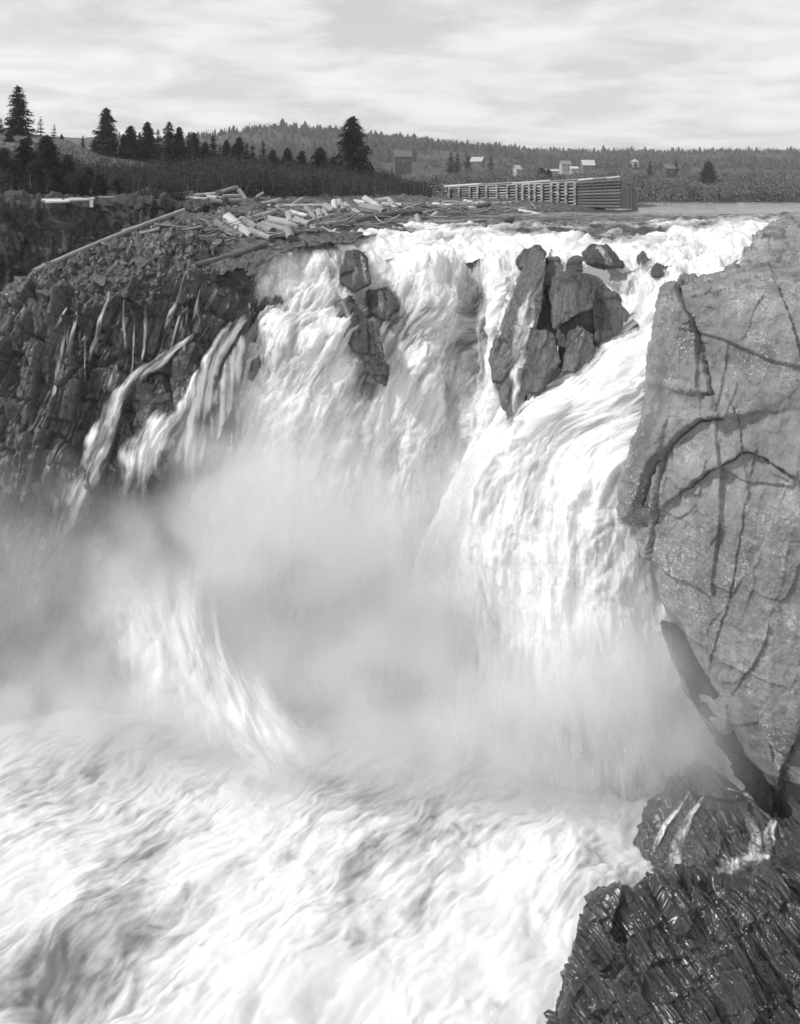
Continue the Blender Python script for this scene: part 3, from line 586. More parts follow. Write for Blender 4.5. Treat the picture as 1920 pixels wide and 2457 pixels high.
# river: calm upstream, rapids at the lip
RZ = -2.4
rows = [[(u, VH + 2.4 / 152 * FPX, 152) for u in np.linspace(300, 2400, 10)], [(u, VH + 2.4 / 100 * FPX, 100) for u in np.linspace(400, 2300, 10)],
        [(u, VH + 2.4 / 80 * FPX, 80) for u in np.linspace(450, 2200, 10)], [(u, VH + 2.45 / 69 * FPX, 69) for u in np.linspace(500, 2120, 10)],
        [(540,560,60),(680,552,61),(840,546,63),(1000,540,64),(1150,540,64),(1320,540,64),(1490,540,63.5),(1650,536,63),(1800,528,63.5),(2000,525,64)],
        [(540,612,53.4),(680,590,55.2),(840,574,57),(1000,564,58.5),(1150,566,58),(1320,574,57),(1490,590,56),(1640,574,56.5),(1790,548,58.5),(1960,540,59)],
        [(560,670,52),(680,650,53.6),(840,640,55),(1000,640,55.8),(1150,640,55.8),(1320,640,54.4),(1490,660,53),(1620,650,52),(1750,640,52),(1900,620,52)]]
rv = patch(rows, 420, 480)
# uneven rows: more of them close to the lip
amp = sstep(95, 64, rv[..., 1]); amp2 = sstep(69, 57, rv[..., 1])
f = np.stack([rv[..., 0], rv[..., 1], 0 * rv[..., 0]], -1); f = f + .8 * np.stack([fbm(f * .2, 2, 181), fbm(f * .2 + 9, 2, 182), 0 * amp], -1)
rdg = fbm(f * A([.22, .45, 0]), 4, 183, mode=1)
d = .04 * fbm(f * A([.7, 1.4, 0]), 4, 180) + amp * .22 * rdg + amp2 * (.3 * fbm(f * A([.5, .6, 0]), 4, 184, mode=2) + .12 * fbm(f * 1.6, 3, 185, mode=2))
rv[..., 2] += d
u, v = proj(rv)
foam = -.55 + .9 * amp2 + .25 * amp * sstep(.4, 1.1, rdg) + .5 * amp * fbm(f * A([.25, .5, 0]), 3, 186) + .5 * sstep(60, 55, rv[..., 1]) - gau(u, v, [(1500, 570, 130, 22, .6), (1300, 552, 90, 10, .4), (1020, 590, 30, 14, .4), (650, 600, 50, 14, .5), (770, 590, 40, 10, .3)])
tag(obj('river', grid_mesh('river', rv, M['river'], flip=True, attrs={'foam': foam}, flow=np.stack([rv[..., 0], rv[..., 1], 0 * amp], -1))), 'river above the falls, calm then breaking into rapids', kind='structure')

# plunge pool
xs = np.linspace(-27, 17, 520); ys = np.linspace(19, 49, 460); X, Yg = np.meshgrid(xs, ys); pl = np.stack([X, Yg, 0 * X], -1)
fd = A([-.62, -.78]); fs = X * fd[1] - Yg * fd[0]; ft = X * fd[0] + Yg * fd[1]
g = np.stack([fs, ft, 0 * X], -1); g = g + .9 * np.stack([fbm(g * .25, 3, 191), fbm(g * .25 + 9, 3, 192), 0 * X], -1)
bgm = 1 - .55 * sstep(32, 42, Yg)
d = bgm * (.7 * fbm(g * A([.2, .13, 0]), 3, 193) + .14 * fbm(g * A([.6, .24, 0]), 3, 194, mode=2) + .055 * fbm(g * A([1.7, .45, 0]), 3, 195, mode=2)) + .05 * fbm(g * A([4.2, .9, 0]), 3, 196) + .035 * fbm(g * A([2.4, 1.5, 0]) + 5, 4, 199, mode=2)
u, v = proj(np.stack([X, Yg, 0 * X - 26], -1))
d += gau(u, v, [(1450, 2180, 120, 90, 1.2), (1250, 2050, 200, 80, .5), (700, 2330, 150, 80, .7), (330, 1780, 350, 60, .4)]) - gau(u, v, [(150, 2400, 140, 60, .8), (820, 2400, 100, 40, .6)])
pl[..., 2] = -26 + d
foam = .84 + .45 * fbm(g * A([.2, .12, 0]), 3, 197) + .25 * fbm(g * A([.9, .25, 0]), 4, 198) + .25 * fbm(g * A([4, 1.0, 0]), 3, 200) - gau(u, v, [(120, 2330, 160, 90, .6), (330, 2240, 80, 30, .35), (640, 2060, 200, 20, .2), (1150, 1840, 150, 40, .3)])
tag(obj('plunge_pool', grid_mesh('plunge_pool', pl, M['pool'], attrs={'foam': foam}, flow=np.stack([fs, ft, 0 * X], -1))), 'churning white pool below the falls', kind='structure')

# surge of dense spray thrown up at the left of the pool
SURG = [[(150,1420,45),(200,1330,44.6),(300,1290,44.4),(420,1330,44),(540,1460,43.4),(650,1600,42.6),(760,1700,41.8),(880,1780,41)],
        [(170,1400,44),(220,1345,43.6),(320,1320,43.2),(430,1380,42.8),(530,1520,42.2),(630,1640,41.4),(740,1730,40.6),(860,1800,40)],
        [(190,1480,43),(250,1450,42.6),(340,1450,42.4),(430,1510,42),(520,1600,41.5),(620,1700,40.8),(720,1770,40),(840,1830,39.4)],
        [(200,1600,42.5),(270,1590,42.1),(350,1600,41.8),(430,1640,41.4),(510,1700,41),(600,1770,40.3),(700,1830,39.6),(820,1880,39)],
        [(200,1790,42),(270,1800,41.6),(350,1810,41.3),(430,1830,41),(510,1850,40.5),(600,1880,39.8),(700,1910,39.2),(820,1940,38.6)]]
for k in range(2):
    Q = patch(SURG, 200, 260); n, sg = facing(Q); s_, t_ = arc(Q); f = np.stack([s_, t_, 0 * s_], -1)
    Q = Q + n * (.1 + .45 * k + .6 * fbm(f * A([.3, .3, 0]), 3, 401 + k) + .16 * fbm(f * A([.6, .6, 0]), 3, 411 + k, mode=2))[..., None]
    a_, b_ = np.linspace(0, 1, 200)[:, None], np.linspace(0, 1, 260)[None]
    fm = 1.15 * sstep(.16, .62, a_ + .12 * fbm(f * A([.25, .25, 0]), 3, 441)) * sstep(1, .6, a_) * sstep(0, .4, b_) * sstep(1, .7, b_) * (1.05 + .5 * fbm(f * A([.35, .35, 0]), 3, 431 + k))
    tag(obj('spray_surge', grid_mesh('spray_surge', Q, M['surge'], flip=sg < 0, attrs={'foam': fm}, flow=f)), 'dense white surge of spray rising left of the pool' if k == 0 else 'outer veil of the white surge left of the pool', kind='stuff')
# side streams on the left bank and the wet ledge: ribbons laid on the rock
def stream(name, label, pts, trees, seed, lift=.12, nr=170, nc=34, mat=None):
    """pts: (u, v, half width in rows of the plate)"""
    q = cr(A(pts, float), nr, 0); Pm = np.zeros((nr, nc, 3)); last = None
    for i in range(nr):
        a, b = q[max(i - 1, 0)], q[min(i + 1, nr - 1)]; tx, ty = b[0] - a[0], b[1] - a[1]; l = math.hypot(tx, ty) + 1e-6
        for j in range(nc):
            o_ = (j / (nc - 1) * 2 - 1) * q[i, 2]; h = see(trees, q[i, 0] - ty / l * o_, q[i, 1] + tx / l * o_)
            if h is not None: last = np.array(h[0])
            y = last[1] if last is not None else 47
            Pm[i, j] = P3(q[i, 0] - ty / l * o_, q[i, 1] + tx / l * o_, y)
    # water falls in a smooth sheet: relax depth down the stream
    Y = Pm[..., 1].copy()
    for _ in range(6):
        Y = np.minimum(Y, (np.roll(Y, 1, 0) + np.roll(Y, -1, 0) + Y) / 3); Y[:, 1:-1] = (Y[:, :-2] + Y[:, 1:-1] * 2 + Y[:, 2:]) / 4
    edge = 1 - np.abs(np.linspace(-1, 1, nc)) ** 4
    s_, t_ = arc(Pm); f = np.stack([s_, t_, 0 * s_ + seed], -1)
    bump = edge[None] * (lift + .1 * fbm(f * A([2.2, .7, 1]), 3, seed, mode=2) + .05 * fbm(f * A([6, 1.2, 1]), 2, seed + 3)) - .05 * (1 - edge[None])
    Pm = Pm * ((Y - bump) / Pm[..., 1])[..., None]
    rag = np.linspace(-1, 1, nc)[None] + .45 * fbm(f * A([1.2, .8, 1]) + 3, 3, seed + 7)
    foam = (1 - sstep(.25, 1.0, np.abs(rag))) * (.8 + .7 * fbm(f * A([2.4, .35, 1]), 3, seed + 5))
    foam = np.clip(foam, 0, 1) * (edge[None] > .02) * sstep(0, .12, np.linspace(0, 1, nr))[:, None] * sstep(1, .75, np.linspace(0, 1, nr))[:, None]
    n, sg = facing(Pm)
    return tag(obj(name, grid_mesh(name, Pm, M[mat or ('trickle' if name == 'trickle' else 'stream')], flip=sg < 0, attrs={'foam': foam}, flow=f)), label, kind='structure')
M['stream'] = water_mat('side_stream_water', veil=1.0, streak=(3.0, .3, 1), athr=(.38, .66))
M['veil_sheet'] = water_mat('sheet_of_white_water', veil=1.0, streak=(2.2, .25, 1), athr=(.28, .56))
M['trickle'] = water_mat('trickling_water', veil=.9, streak=(3.0, .5, 1), athr=(.44, .74))
LBs = [LB0]
stream('side_stream', 'white stream sliding down the left buttress', [(500,790,8),(462,806,10),(424,832,14),(380,868,20),(338,896,22),(302,934,26),(270,985,34),(246,1050,42),(215,1120,42),(185,1190,40),(155,1280,36),(125,1380,30)], LBs, 301, 1.0)
stream('side_stream', 'broad fan of white water left of the wedge rock', [(486,880,8),(468,910,14),(458,950,24),(425,1000,40),(385,1035,56),(350,1085,70),(325,1170,84),(310,1290,90)], LBs, 311, 1.8, 170, 44, 'veil_sheet')
stream('side_stream', 'broad white veil over the ledges left of the main curtain', [(600,752,16),(562,788,26),(525,840,34),(492,910,44),(470,1000,54),(450,1110,62),(436,1230,66)], LBs, 351, 1.7, 170, 44, 'veil_sheet')
stream('side_stream', 'white veil between the slanting rocks and the main curtain', [(590,800,18),(566,860,30),(548,940,44),(534,1040,54),(520,1160,60)], LBs, 355, 1.8, 150, 44, 'veil_sheet')
for k, p in enumerate([[(186,742,3),(180,775,5),(168,830,6),(160,870,5),(150,910,3)], [(262,690,3),(258,720,4),(240,770,5),(232,806,6),(220,840,4),(214,885,2)],
                       [(470,706,5),(440,716,8),(420,740,8),(402,770,5),(396,800,3)], [(300,690,2),(296,760,3),(300,830,4),(290,880,3)], [(345,690,2),(350,760,4),(346,830,4),(340,880,3)],
                       [(280,872,4),(272,910,7),(262,950,5)], [(520,690,3),(505,720,6),(490,750,4)]]):
    stream('trickle', 'thin trickle of white water on the left rocks', [(a, b, c * 1.7) for a, b, c in p], LBs, 320 + k, .6, 80, 14)
tr_ = np.random.default_rng(77)
for k in range(11):
    u = tr_.uniform(130, 530); v = 790 - u * .19 + tr_.uniform(-30, 70); p = []; wd = tr_.uniform(3, 11); dv = tr_.uniform(12, 48); du = tr_.uniform(0, 14)
    for q in range(6): p.append((u, v, wd * (.4 + .3 * q if q < 3 else 1.2 - .12 * q))); v += dv; u -= du
    stream('trickle', 'thin trickle of white water on the left rocks', p, LBs, 380 + k, tr_.uniform(.3, .7), 70, 12)
for k, p in enumerate([[(842,600,8),(846,640,14),(850,690,10)], [(868,604,5),(874,640,8),(880,690,6)], [(822,722,6),(832,750,10),(850,790,7)], [(880,760,5),(905,810,9),(925,880,8)], [(1430,586,10),(1450,606,14),(1470,640,10)], [(915,694,14),(920,725,20),(925,765,14)]]):
    stream('trickle', 'film of water streaking a rock in the falls', p, [RK], 410 + k, .08, 60, 18)
for k, (lab, p, lf) in enumerate([('broad sheet of water sliding down the left slab of the island rock', [(1296,690,8),(1274,715,22),(1258,760,30),(1246,830,30),(1240,910,20),(1238,990,12),(1236,1040,5)], .12), ('thin water film along the left edge of the island rock', [(1250,640,8),(1226,700,12),(1200,780,14),(1186,850,9)], .1)]):
    stream('side_stream', lab, p, [IS], 360 + k, lf, 120, 24)
for k, p in enumerate([[(1700,1905,4),(1670,1940,8),(1640,1990,14),(1620,2060,20),(1610,2100,20)], [(1660,1890,3),(1625,1940,8),(1590,1990,8),(1560,2070,5)], [(1780,1935,6),(1800,1970,12),(1815,2010,16),(1800,2060,20),(1740,2085,22),(1660,2100,16)],
                       [(1860,1960,8),(1845,2000,16),(1835,2050,18),(1790,2090,14)], [(1740,1890,3),(1790,1905,5),(1830,1930,4)]]):
    stream('runnel', 'runnel of white water over the wet ledge', [(a, b, c * 1.4) for a, b, c in p], [KR], 340 + k, .1, 90, 24)


# ------------------------------------------------------------------ rock rubble
def tile(tV, tF, loc, sc_, rot=None):
    """many small copies of a template joined in one mesh"""
    n = len(loc); V = tV[None] * np.asarray(sc_).reshape(n, 1, -1)
    if rot is not None: c, s_ = np.cos(rot)[:, None], np.sin(rot)[:, None]; V = np.stack([V[..., 0] * c - V[..., 1] * s_, V[..., 0] * s_ + V[..., 1] * c, V[..., 2]], -1)
    V = V + np.asarray(loc)[:, None]; F = tF[None] + (np.arange(n) * len(tV))[:, None, None]
    return V.reshape(-1, 3), F.reshape(-1, tF.shape[1])
def stone_template(seed, sub=2):
    bm = bmesh.new(); bmesh.ops.create_icosphere(bm, subdivisions=sub, radius=1.0)
    V = A([v.co[:] for v in bm.verts]); F = A([[v.index for v in f.verts] for f in bm.faces]); bm.free()
    r = np.random.default_rng(seed)
    for _ in range(10):
        d = r.normal(size=3); d /= np.linalg.norm(d); h = r.uniform(.3, .7); k = V @ d; V = V - np.maximum(k - h, 0)[:, None] * d
    return V * A([1, .8, .65]), F
GROUND = [LB, BAR, BC]
parts = [stone_template(k, 1) for k in range(4)]; Vs, Fs, off = [], [], 0
spots = []
for _ in range(5200):
    if rng.random() < .45: u = rng.uniform(90, 620); v = rng.uniform(540, 720)
    else: u = rng.uniform(420, 1500); v = rng.uniform(485, 575)
    h = see(GROUND, u, v)
    if h is not None and h[2].z > -.2 and abs(h[2].z) > .25 and h[0].z > -7: spots.append(h[0])
for k in range(4):
    S = spots[k::4]; sz = rng.uniform(.05, .14, len(S)) * (1 + 1.2 * (rng.random(len(S)) < .12)); V, F = tile(*parts[k], A([p[:] for p in S]), np.stack([sz, sz, sz * rng.uniform(.6, 1.1, len(S))], -1), rng.uniform(0, 6.28, len(S)))
    Vs.append(V); Fs.append(F + off); off += len(V)
tag(obj('rubble', raw_mesh('rubble', np.concatenate(Vs), np.concatenate(Fs), M['stone'], smooth=False)), 'broken stones strewn over the left bank', kind='stuff')
bt = []
for k in range(5):
    V, F = stone_template(20 + k, 3); bt.append(raw_mesh('boulder', V, F, M['stone'], smooth=False))
nb = 0
while nb < 34:
    u = rng.uniform(110, 600); v = 690 - (u - 100) * .27 + rng.uniform(-70, 60); h = see([LB], u, v)
    if h is None or h[2].z < .1: continue
    o = obj('boulder', bt[nb % 5]); r = rng.uniform(.25, .7); o.location = h[0] + Vector((0, 0, r * .15)); o.scale = (r, r, r * rng.uniform(.7, 1.2)); o.rotation_euler = (rng.uniform(-.5, .5), rng.uniform(-.5, .5), rng.uniform(0, 6.28))
    tag(o, 'angular grey boulder lying in the rubble below the long fallen log', 'boulder', 'boulders in the left bank rubble'); nb += 1

# ------------------------------------------------------------------ logs
def tube(n, r0, r1, ln, seed, sides=14, bend=.02):
    x = np.linspace(0, 1, n); a = np.linspace(0, 2 * np.pi, sides, endpoint=False); q = np.random.default_rng(seed)
    rr = (r0 + (r1 - r0) * x)[:, None] * (1 + .06 * fbm(np.stack(np.broadcast_arrays(x[:, None] * ln * 1.5, np.cos(a)[None] * 1.2, np.sin(a)[None] * 1.2 + seed), -1), 3, seed))
    by, bz = q.normal(size=2) * bend * ln * .5
    V = np.stack(np.broadcast_arrays(x[:, None] * ln, np.cos(a)[None] * rr + (by * np.sin(np.pi * x))[:, None], np.sin(a)[None] * rr + (bz * np.sin(np.pi * x))[:, None]), -1)
    i = np.arange(n * sides).reshape(n, sides); j = np.roll(i, -1, 1)
    return V, np.stack([i[:-1], j[:-1], j[1:], i[1:]], -1).reshape(-1, 4)
def disc(ring):
    c = ring.mean(0); k = len(ring); inner = c + (ring - c) * .5
    V = np.concatenate([ring, inner, c[None]]); F = [(i, (i + 1) % k, k + (i + 1) % k, k + i) for i in range(k)]; F += [(k + i, k + (i + 1) % k, 2 * k, 2 * k) for i in range(k)]
    return V, F
def log_thing(a, b, r0, r1, tone, seed, label, group=None, name='log', cat='log', bend=.02):
    a, b = Vector(a), Vector(b); d = b - a; ln = d.length
    V, F = tube(max(6, int(ln / .35)), r0, r1, ln, seed, bend=bend)
    o = obj(name, raw_mesh(name, V.reshape(-1, 3), F, M[tone])); o.location = a; o.rotation_mode = 'QUATERNION'; o.rotation_quaternion = d.to_track_quat('X', 'Z')
    cm = M['cut_pale' if tone in ('log_pale', 'white_paint') else 'cut']
    for ring, fl in ((V[0], 1), (V[-1], 0)):
        dv, df = disc(ring + A([(-.004 if fl else .004), 0, 0])); me = bpy.data.meshes.new('cut_end'); me.from_pydata([tuple(p) for p in dv], [], [tuple(dict.fromkeys(f[::-1] if not fl else f)) for f in df]); me.materials.append(cm); obj('cut_end', me, o)
    return tag(o, label, cat, group)
RV = bvh_of(rv[::3, ::3])
GR2 = [LB, BAR, BC, HS, RV]
def gy(u, v, lift):
    h = see(GR2, u, v); return (h[0].y if h else 60) - lift
def put_log(u1, v1, u2, v2, rp, tone, label, lift=.35, seed=0, group=None, Y=None, taper=.85):
    if Y: y1, y2 = Y
    else:
        y1, y2 = gy(u1, v1 + rp * .6, lift), gy(u2, v2 + rp * .6, lift)
        lim = max(.4 * math.hypot(u2 - u1, v2 - v1) / FPX * 60, 1.6); ym = (y1 + y2) / 2; dy = max(-lim, min(lim, y2 - y1)); y1, y2 = ym - dy / 2, ym + dy / 2
    if lift > .25 and not Y: rp *= 1.22
    return log_thing(P3(u1, v1, y1), P3(u2, v2, y2), rp / FPX * y1, rp / FPX * y2 * taper, tone, seed, label, group)
put_log(82, 651, 442, 504, 7.5, 'log_mid', 'long straight fallen log slanting down the left bank to the gorge edge', Y=(50.2, 60.5), seed=1, taper=.7)
put_log(292, 556, 432, 509, 5, 'log_mid', 'thinner pole lying behind the long fallen log', Y=(56.5, 61), seed=2)
put_log(336, 560, 384, 548, 5, 'log_mid', 'short broken log at the foot of the shaded cliff', lift=.2, seed=3)
put_log(418, 553, 586, 513, 6.5, 'log_dark', 'long dark log pointing at the lower log pile', Y=(56.5, 58.2), seed=4)
put_log(450, 641, 640, 584, 8, 'log_dark', 'long black log at the brink beside the falls', Y=(50.6, 53.0), seed=5)
put_log(812, 540, 1010, 508, 7.5, 'log_dark', 'long dark log along the water edge below the middle tangle', Y=(58.6, 66), seed=6)
P_, M_, D_ = 'log_pale', 'log_mid', 'log_dark'
PILES = {
 'the log pile at the falls lip': [(545,521,601,573,11,P_,.9),(519,532,584,570,8,M_,.5),(580,528,617,549,9,M_,.6),(595,528,662,508,7,M_,.5),(610,522,655,506,6,D_,.3),(643,530,718,542,11,P_,1.0),(622,545,655,556,10,M_,.8),(629,540,685,553,9,M_,.6),
    (692,512,695,532,7,M_,.4),(711,528,744,540,9,M_,.7),(688,550,699,572,10,M_,.5),(706,558,753,552,6,D_,.3),(697,510,739,520,6,P_,.3),(570,540,640,575,7,P_,.4),(746,542,757,552,6,P_,.3),(735,498,758,526,6,M_,.4),(655,558,690,566,8,D_,.3),(600,552,650,572,7,M_,.3)],
 'the middle log tangle': [(641,495,800,493,5,P_,.2),(640,503,790,506,5,M_,.2),(765,505,770,530,6,M_,.4),(777,505,786,521,5,P_,.4),(802,483,807,520,6,P_,.5),(812,483,828,516,7,P_,.6),(781,495,802,507,8,M_,.4),(828,490,856,513,6,M_,.5),(835,481,851,498,9,D_,.3),
    (865,497,922,511,11,M_,.6),(875,476,917,502,7,P_,.7),(903,483,933,478,6,P_,.4),(936,481,952,504,6,P_,.6),(917,490,964,493,5,P_,.3),(851,485,877,489,6,P_,.3),(961,509,1016,488,6,D_,.6),(955,490,998,493,5,M_,.3),(700,493,726,477,5,M_,.2),(625,492,673,478,5,M_,.2),(730,508,772,512,6,M_,.3),(850,505,880,520,6,M_,.4)],
 'the driftwood along the shore': [(997,497,1106,502,6,M_,.4),(1015,494,1142,489,4.5,P_,.3),(1093,509,1176,489,6,D_,.6),(1114,483,1148,490,5,P_,.3),(1120,500,1176,498,5,P_,.3),(1180,490,1225,487,4,P_,.3),(1175,500,1264,501,5,M_,.4),(1232,505,1268,504,5,M_,.3),(1245,504,1299,515,3.5,P_,.3),
    (1039,533,1166,528,5,M_,.2),(1203,531,1230,524,7,D_,.2),(1030,525,1047,511,5,P_,.4),(1001,519,1004,541,6,M_,.4),(1060,486,1110,488,4,P_,.3),(1150,484,1172,492,4,M_,.3),(1040,490,1090,496,5,P_,.3)],
 'the ledge pile above the gorge': [(405,470,462,461,4.5,P_,.2),(419,467,489,471,4.5,P_,.4),(472,461,503,449,4,P_,.3),(520,461,548,444,4,M_,.5),(529,461,569,449,4.5,P_,.5),(500,472,534,476,4.5,P_,.5),(534,472,575,470,4.5,P_,.5),(506,481,532,484,4.5,M_,.5),(574,456,597,487,5,M_,.6),
    (540,464,586,457,4.5,P_,.4),(613,475,631,463,4,M_,.2),(624,489,673,481,6,M_,.2),(461,458,477,452,4,D_,.2),(548,456,578,448,4,P_,.3),(548,482,578,480,5,M_,.6),(440,474,500,478,4,P_,.5),(470,468,520,464,4.5,M_,.4),(580,470,600,450,4,M_,.3)]}
TN = {P_: 'pale peeled log', M_: 'weathered grey log', D_: 'dark bark-covered log'}
ORD = ['leftmost', 'second from left', 'third from left', 'fourth from left', 'fifth from left', 'sixth from left', 'seventh from left', 'eighth from left', 'ninth from left', 'tenth from left', 'eleventh from left', 'twelfth from left']
sd = 20
for pn_, L_ in PILES.items():
    for tone in (P_, M_, D_):
        q = sorted([l for l in L_ if l[5] == tone], key=lambda l: l[0] + l[2])
        for k, l in enumerate(q):
            sd += 1
            lab = f'{TN[tone]}, {ORD[k]} of those in {pn_}' if len(q) > 1 else f'the only {TN[tone]} in {pn_}'
            put_log(*l[:6], lab, lift=l[6], seed=sd, group='logs in ' + pn_)
def sticks(n, ulo, uhi, vf, seed, mat, name, label):
    r = np.random.default_rng(seed); Vs, Fs, off = [], [], 0
    while n:
        u = r.uniform(ulo, uhi); h = see(GR2[:4], u, vf(u) + r.uniform(-16, 26))
        if h is None: continue
        V, F = tube(4, r.uniform(.03, .08), r.uniform(.015, .05), r.uniform(.8, 3.2), n, 6, .06); a, e = r.uniform(0, 6.28), r.uniform(-.1, .3)
        Rm = A(Matrix.Rotation(a, 3, 'Z') @ Matrix.Rotation(-e, 3, 'Y')); V = V.reshape(-1, 3) @ Rm.T + A(h[0][:]) + A([0, 0, .12]); Vs.append(V); Fs.append(F + off); off += len(V); n -= 1
    tag(obj(name, raw_mesh(name, np.concatenate(Vs), np.concatenate(Fs), M[mat])), label, kind='stuff')
vshore = lambda u: np.interp(u, [480, 640, 800, 1000, 1300], [560, 545, 525, 508, 500])
sticks(170, 480, 1300, vshore, 5, 'log_mid', 'driftwood', 'small grey driftwood sticks strewn among the logs')
sticks(90, 480, 1300, vshore, 6, 'log_pale', 'pale_driftwood', 'small pale driftwood sticks strewn among the logs')
# bleached rails and post on the ledge at far left
put_log(100, 480, 218, 478, 3.6, 'white_paint', 'bleached white pole on the ledge left of the white post', Y=(60.5, 62.4), seed=201)
put_log(108, 484, 166, 482, 4, 'white_paint', 'short bleached pole under the long white pole on the ledge', Y=(60.3, 61.2), seed=202)
put_log(164, 476, 274, 473, 3, 'log_pale', 'thin pale pole on the ledge running behind the white post', Y=(62.6, 64), seed=203)
pb = P3(220, 497, 61.8)
wp = empty('white_post', tuple(pb)); tag(wp, 'short white post standing on the ledge above the shaded cliff', 'post')
def box_mesh(name, sx, sy, sz, mat, bev=.01):
    bm = bmesh.new(); bmesh.ops.create_cube(bm, size=1, matrix=Matrix.Translation((0, 0, sz / 2)) @ Matrix.Diagonal((sx, sy, sz, 1)))
    if bev: bmesh.ops.bevel(bm, geom=bm.edges[:], offset=bev, segments=1, affect='EDGES')
    me = bpy.data.meshes.new(name); bm.to_mesh(me); bm.free(); me.materials.append(mat); return me
obj('upright', box_mesh('upright', .22, .16, .66, M['white_paint']), wp)
o = obj('cap', box_mesh('cap', .42, .2, .09, M['white_paint']), wp); o.location = (0, 0, .56)

# ------------------------------------------------------------------ crib wall of stacked logs with boarded end
crib = empty('crib_wall', tuple(P3(1388, 497, 103))); tag(crib, 'long log crib wall with boarded sloping end beside the river', 'wall')
CI = Matrix.Translation(-Vector(crib.location))
def cyl(name, sides=10):
    V, F = tube(5, 1, 1, 1.0, 77, sides, 0); rings = V; V = V.reshape(-1, 3)
    me = bpy.data.meshes.new(name); me.from_pydata([tuple(p) for p in V], [], [tuple(f) for f in F.tolist()] + [tuple(range(sides))[::-1], tuple(range(4 * sides, 5 * sides))]); me.update(); return me
cyls = {k: cyl('crib_log') for k in (M_, P_, D_)}
for k, m_ in cyls.items(): m_.materials.append(M[k])
def bar_part(name, a, b, r, tone):
    a, b = Vector(a), Vector(b); d = b - a; o = bpy.data.objects.new(name, cyls[tone]); COL.objects.link(o); o.parent = crib; o.matrix_parent_inverse = CI
    o.rotation_mode = 'QUATERNION'; o.location = a; o.rotation_quaternion = d.to_track_quat('X', 'Z'); o.scale = (d.length, r, r); return o
us = [1040, 1078, 1101, 1127, 1146, 1167, 1192, 1217, 1239.5, 1254, 1270, 1283, 1300, 1323, 1339, 1358, 1379.5]
vt = lambda u: np.interp(u, [980, 1078, 1240, 1388], [453, 447, 441, 434]); vb = lambda u: np.interp(u, [980, 1078, 1240, 1388], [480, 486, 492, 498]); yw = lambda u: np.interp(u, [980, 1078, 1388], [124, 117, 103])
wp3 = lambda u, f, dy=0: P3(u, vt(u) + (vb(u) - vt(u)) * f, yw(u) + dy)
NCR = 8
for i, u in enumerate(us):
    u2 = us[i + 1] if i + 1 < len(us) else 1390
    for k in range(NCR):
        f = (k + .35) / NCR; r = .5 * (vb(u) - vt(u)) / NCR / FPX * yw(u) * rng.uniform(.5, .72)
        bar_part('log', wp3(u - .6, f + rng.normal() * .006), wp3(u2 + .6, f + rng.normal() * .006), r, P_ if rng.random() < .3 else M_)
        c = wp3(u, f + .5 / NCR, -.5); e = c + A([.35, 2.0, 0]); bar_part('tie_log', c, e, r * 1.5, P_)
for k in range(5):
    u = 985 + k * 82; bar_part('top_log', wp3(u, -.02, .3), wp3(u + 90, -.05, .5), .16, P_ if k % 2 else M_)
c0, c1 = P3(1388, 498, 103), P3(1490, 500, 98.5); t0, t1 = P3(1388, 436, 103), P3(1490, 429, 98.5)
for k in range(9):
    f = (k + .5) / 9; a = c0 + (t0 - c0) * f; b = c1 + (t1 - c1) * f; bar_part('end_timber', a, b, .145 + .02 * rng.random(), D_)
    for g in (.05, .36, .66, .86):
        c = a + (b - a) * (g + rng.normal() * .01) + A([0, -.2, .16]); bar_part('tie_log', c, c + A([0.2, 1.2, 0]), .12, D_)
for k in range(3):
    f0 = .02 + k * .34; a = t0 + (t1 - t0) * f0 + A([0, .1, .16]); b = t0 + (t1 - t0) * min(f0 + .36, 1) + A([0, .2, .2]); bar_part('top_log', a, b, .15, P_ if k != 1 else M_)
# fill of dark stones inside
fv = [wp3(1040, 1, .5), wp3(1388, 1, .5), wp3(1388, .03, .5), wp3(1040, .03, .5)]; fv = [tuple(p) for p in fv] + [tuple(p + A([1, 3, 0])) for p in fv]
e0 = [c0 + A([.3, .4, 0]), c1 + A([-.2, .4, 0]), t1 + A([-.2, .4, -.1]), t0 + A([.3, .4, -.1])]; ev = [tuple(p) for p in e0] + [tuple(p + A([0, 3, 0])) for p in e0]
for nm, vs in (('stone_fill', fv), ('end_fill', ev)):
    me = bpy.data.meshes.new(nm); me.from_pydata(vs, [], [(0,1,2,3),(4,7,6,5),(0,4,5,1),(1,5,6,2),(2,6,7,3),(3,7,4,0)]); me.materials.append(M['soil']); kid(obj(nm, me), crib)
d1 = P3(1531, 502, 104)
for k in range(11):
    f0, f1 = k / 11 + .006, (k + 1) / 11 - .006; a = c1 + (d1 - c1) * f0; b = c1 + (d1 - c1) * f1
    ztop = lambda f: t1[2] + (P3(1531, 470, 104)[2] - t1[2]) * max(0, f * 1.0)
    dy = A([.05, .06, 0]); off = A([0, -.02 * (k % 3), 0]); vs = [a + off, b + off, A([b[0], b[1], ztop(f1)]) + off, A([a[0], a[1], ztop(f0)]) + off]; vs = vs + [p + dy for p in vs]
    me = bpy.data.meshes.new('board'); me.from_pydata([tuple(p) for p in vs], [], [(0,1,2,3),(4,7,6,5),(0,4,5,1),(1,5,6,2),(2,6,7,3),(3,7,4,0)]); me.materials.append(M['board']); kid(obj('board', me), crib)

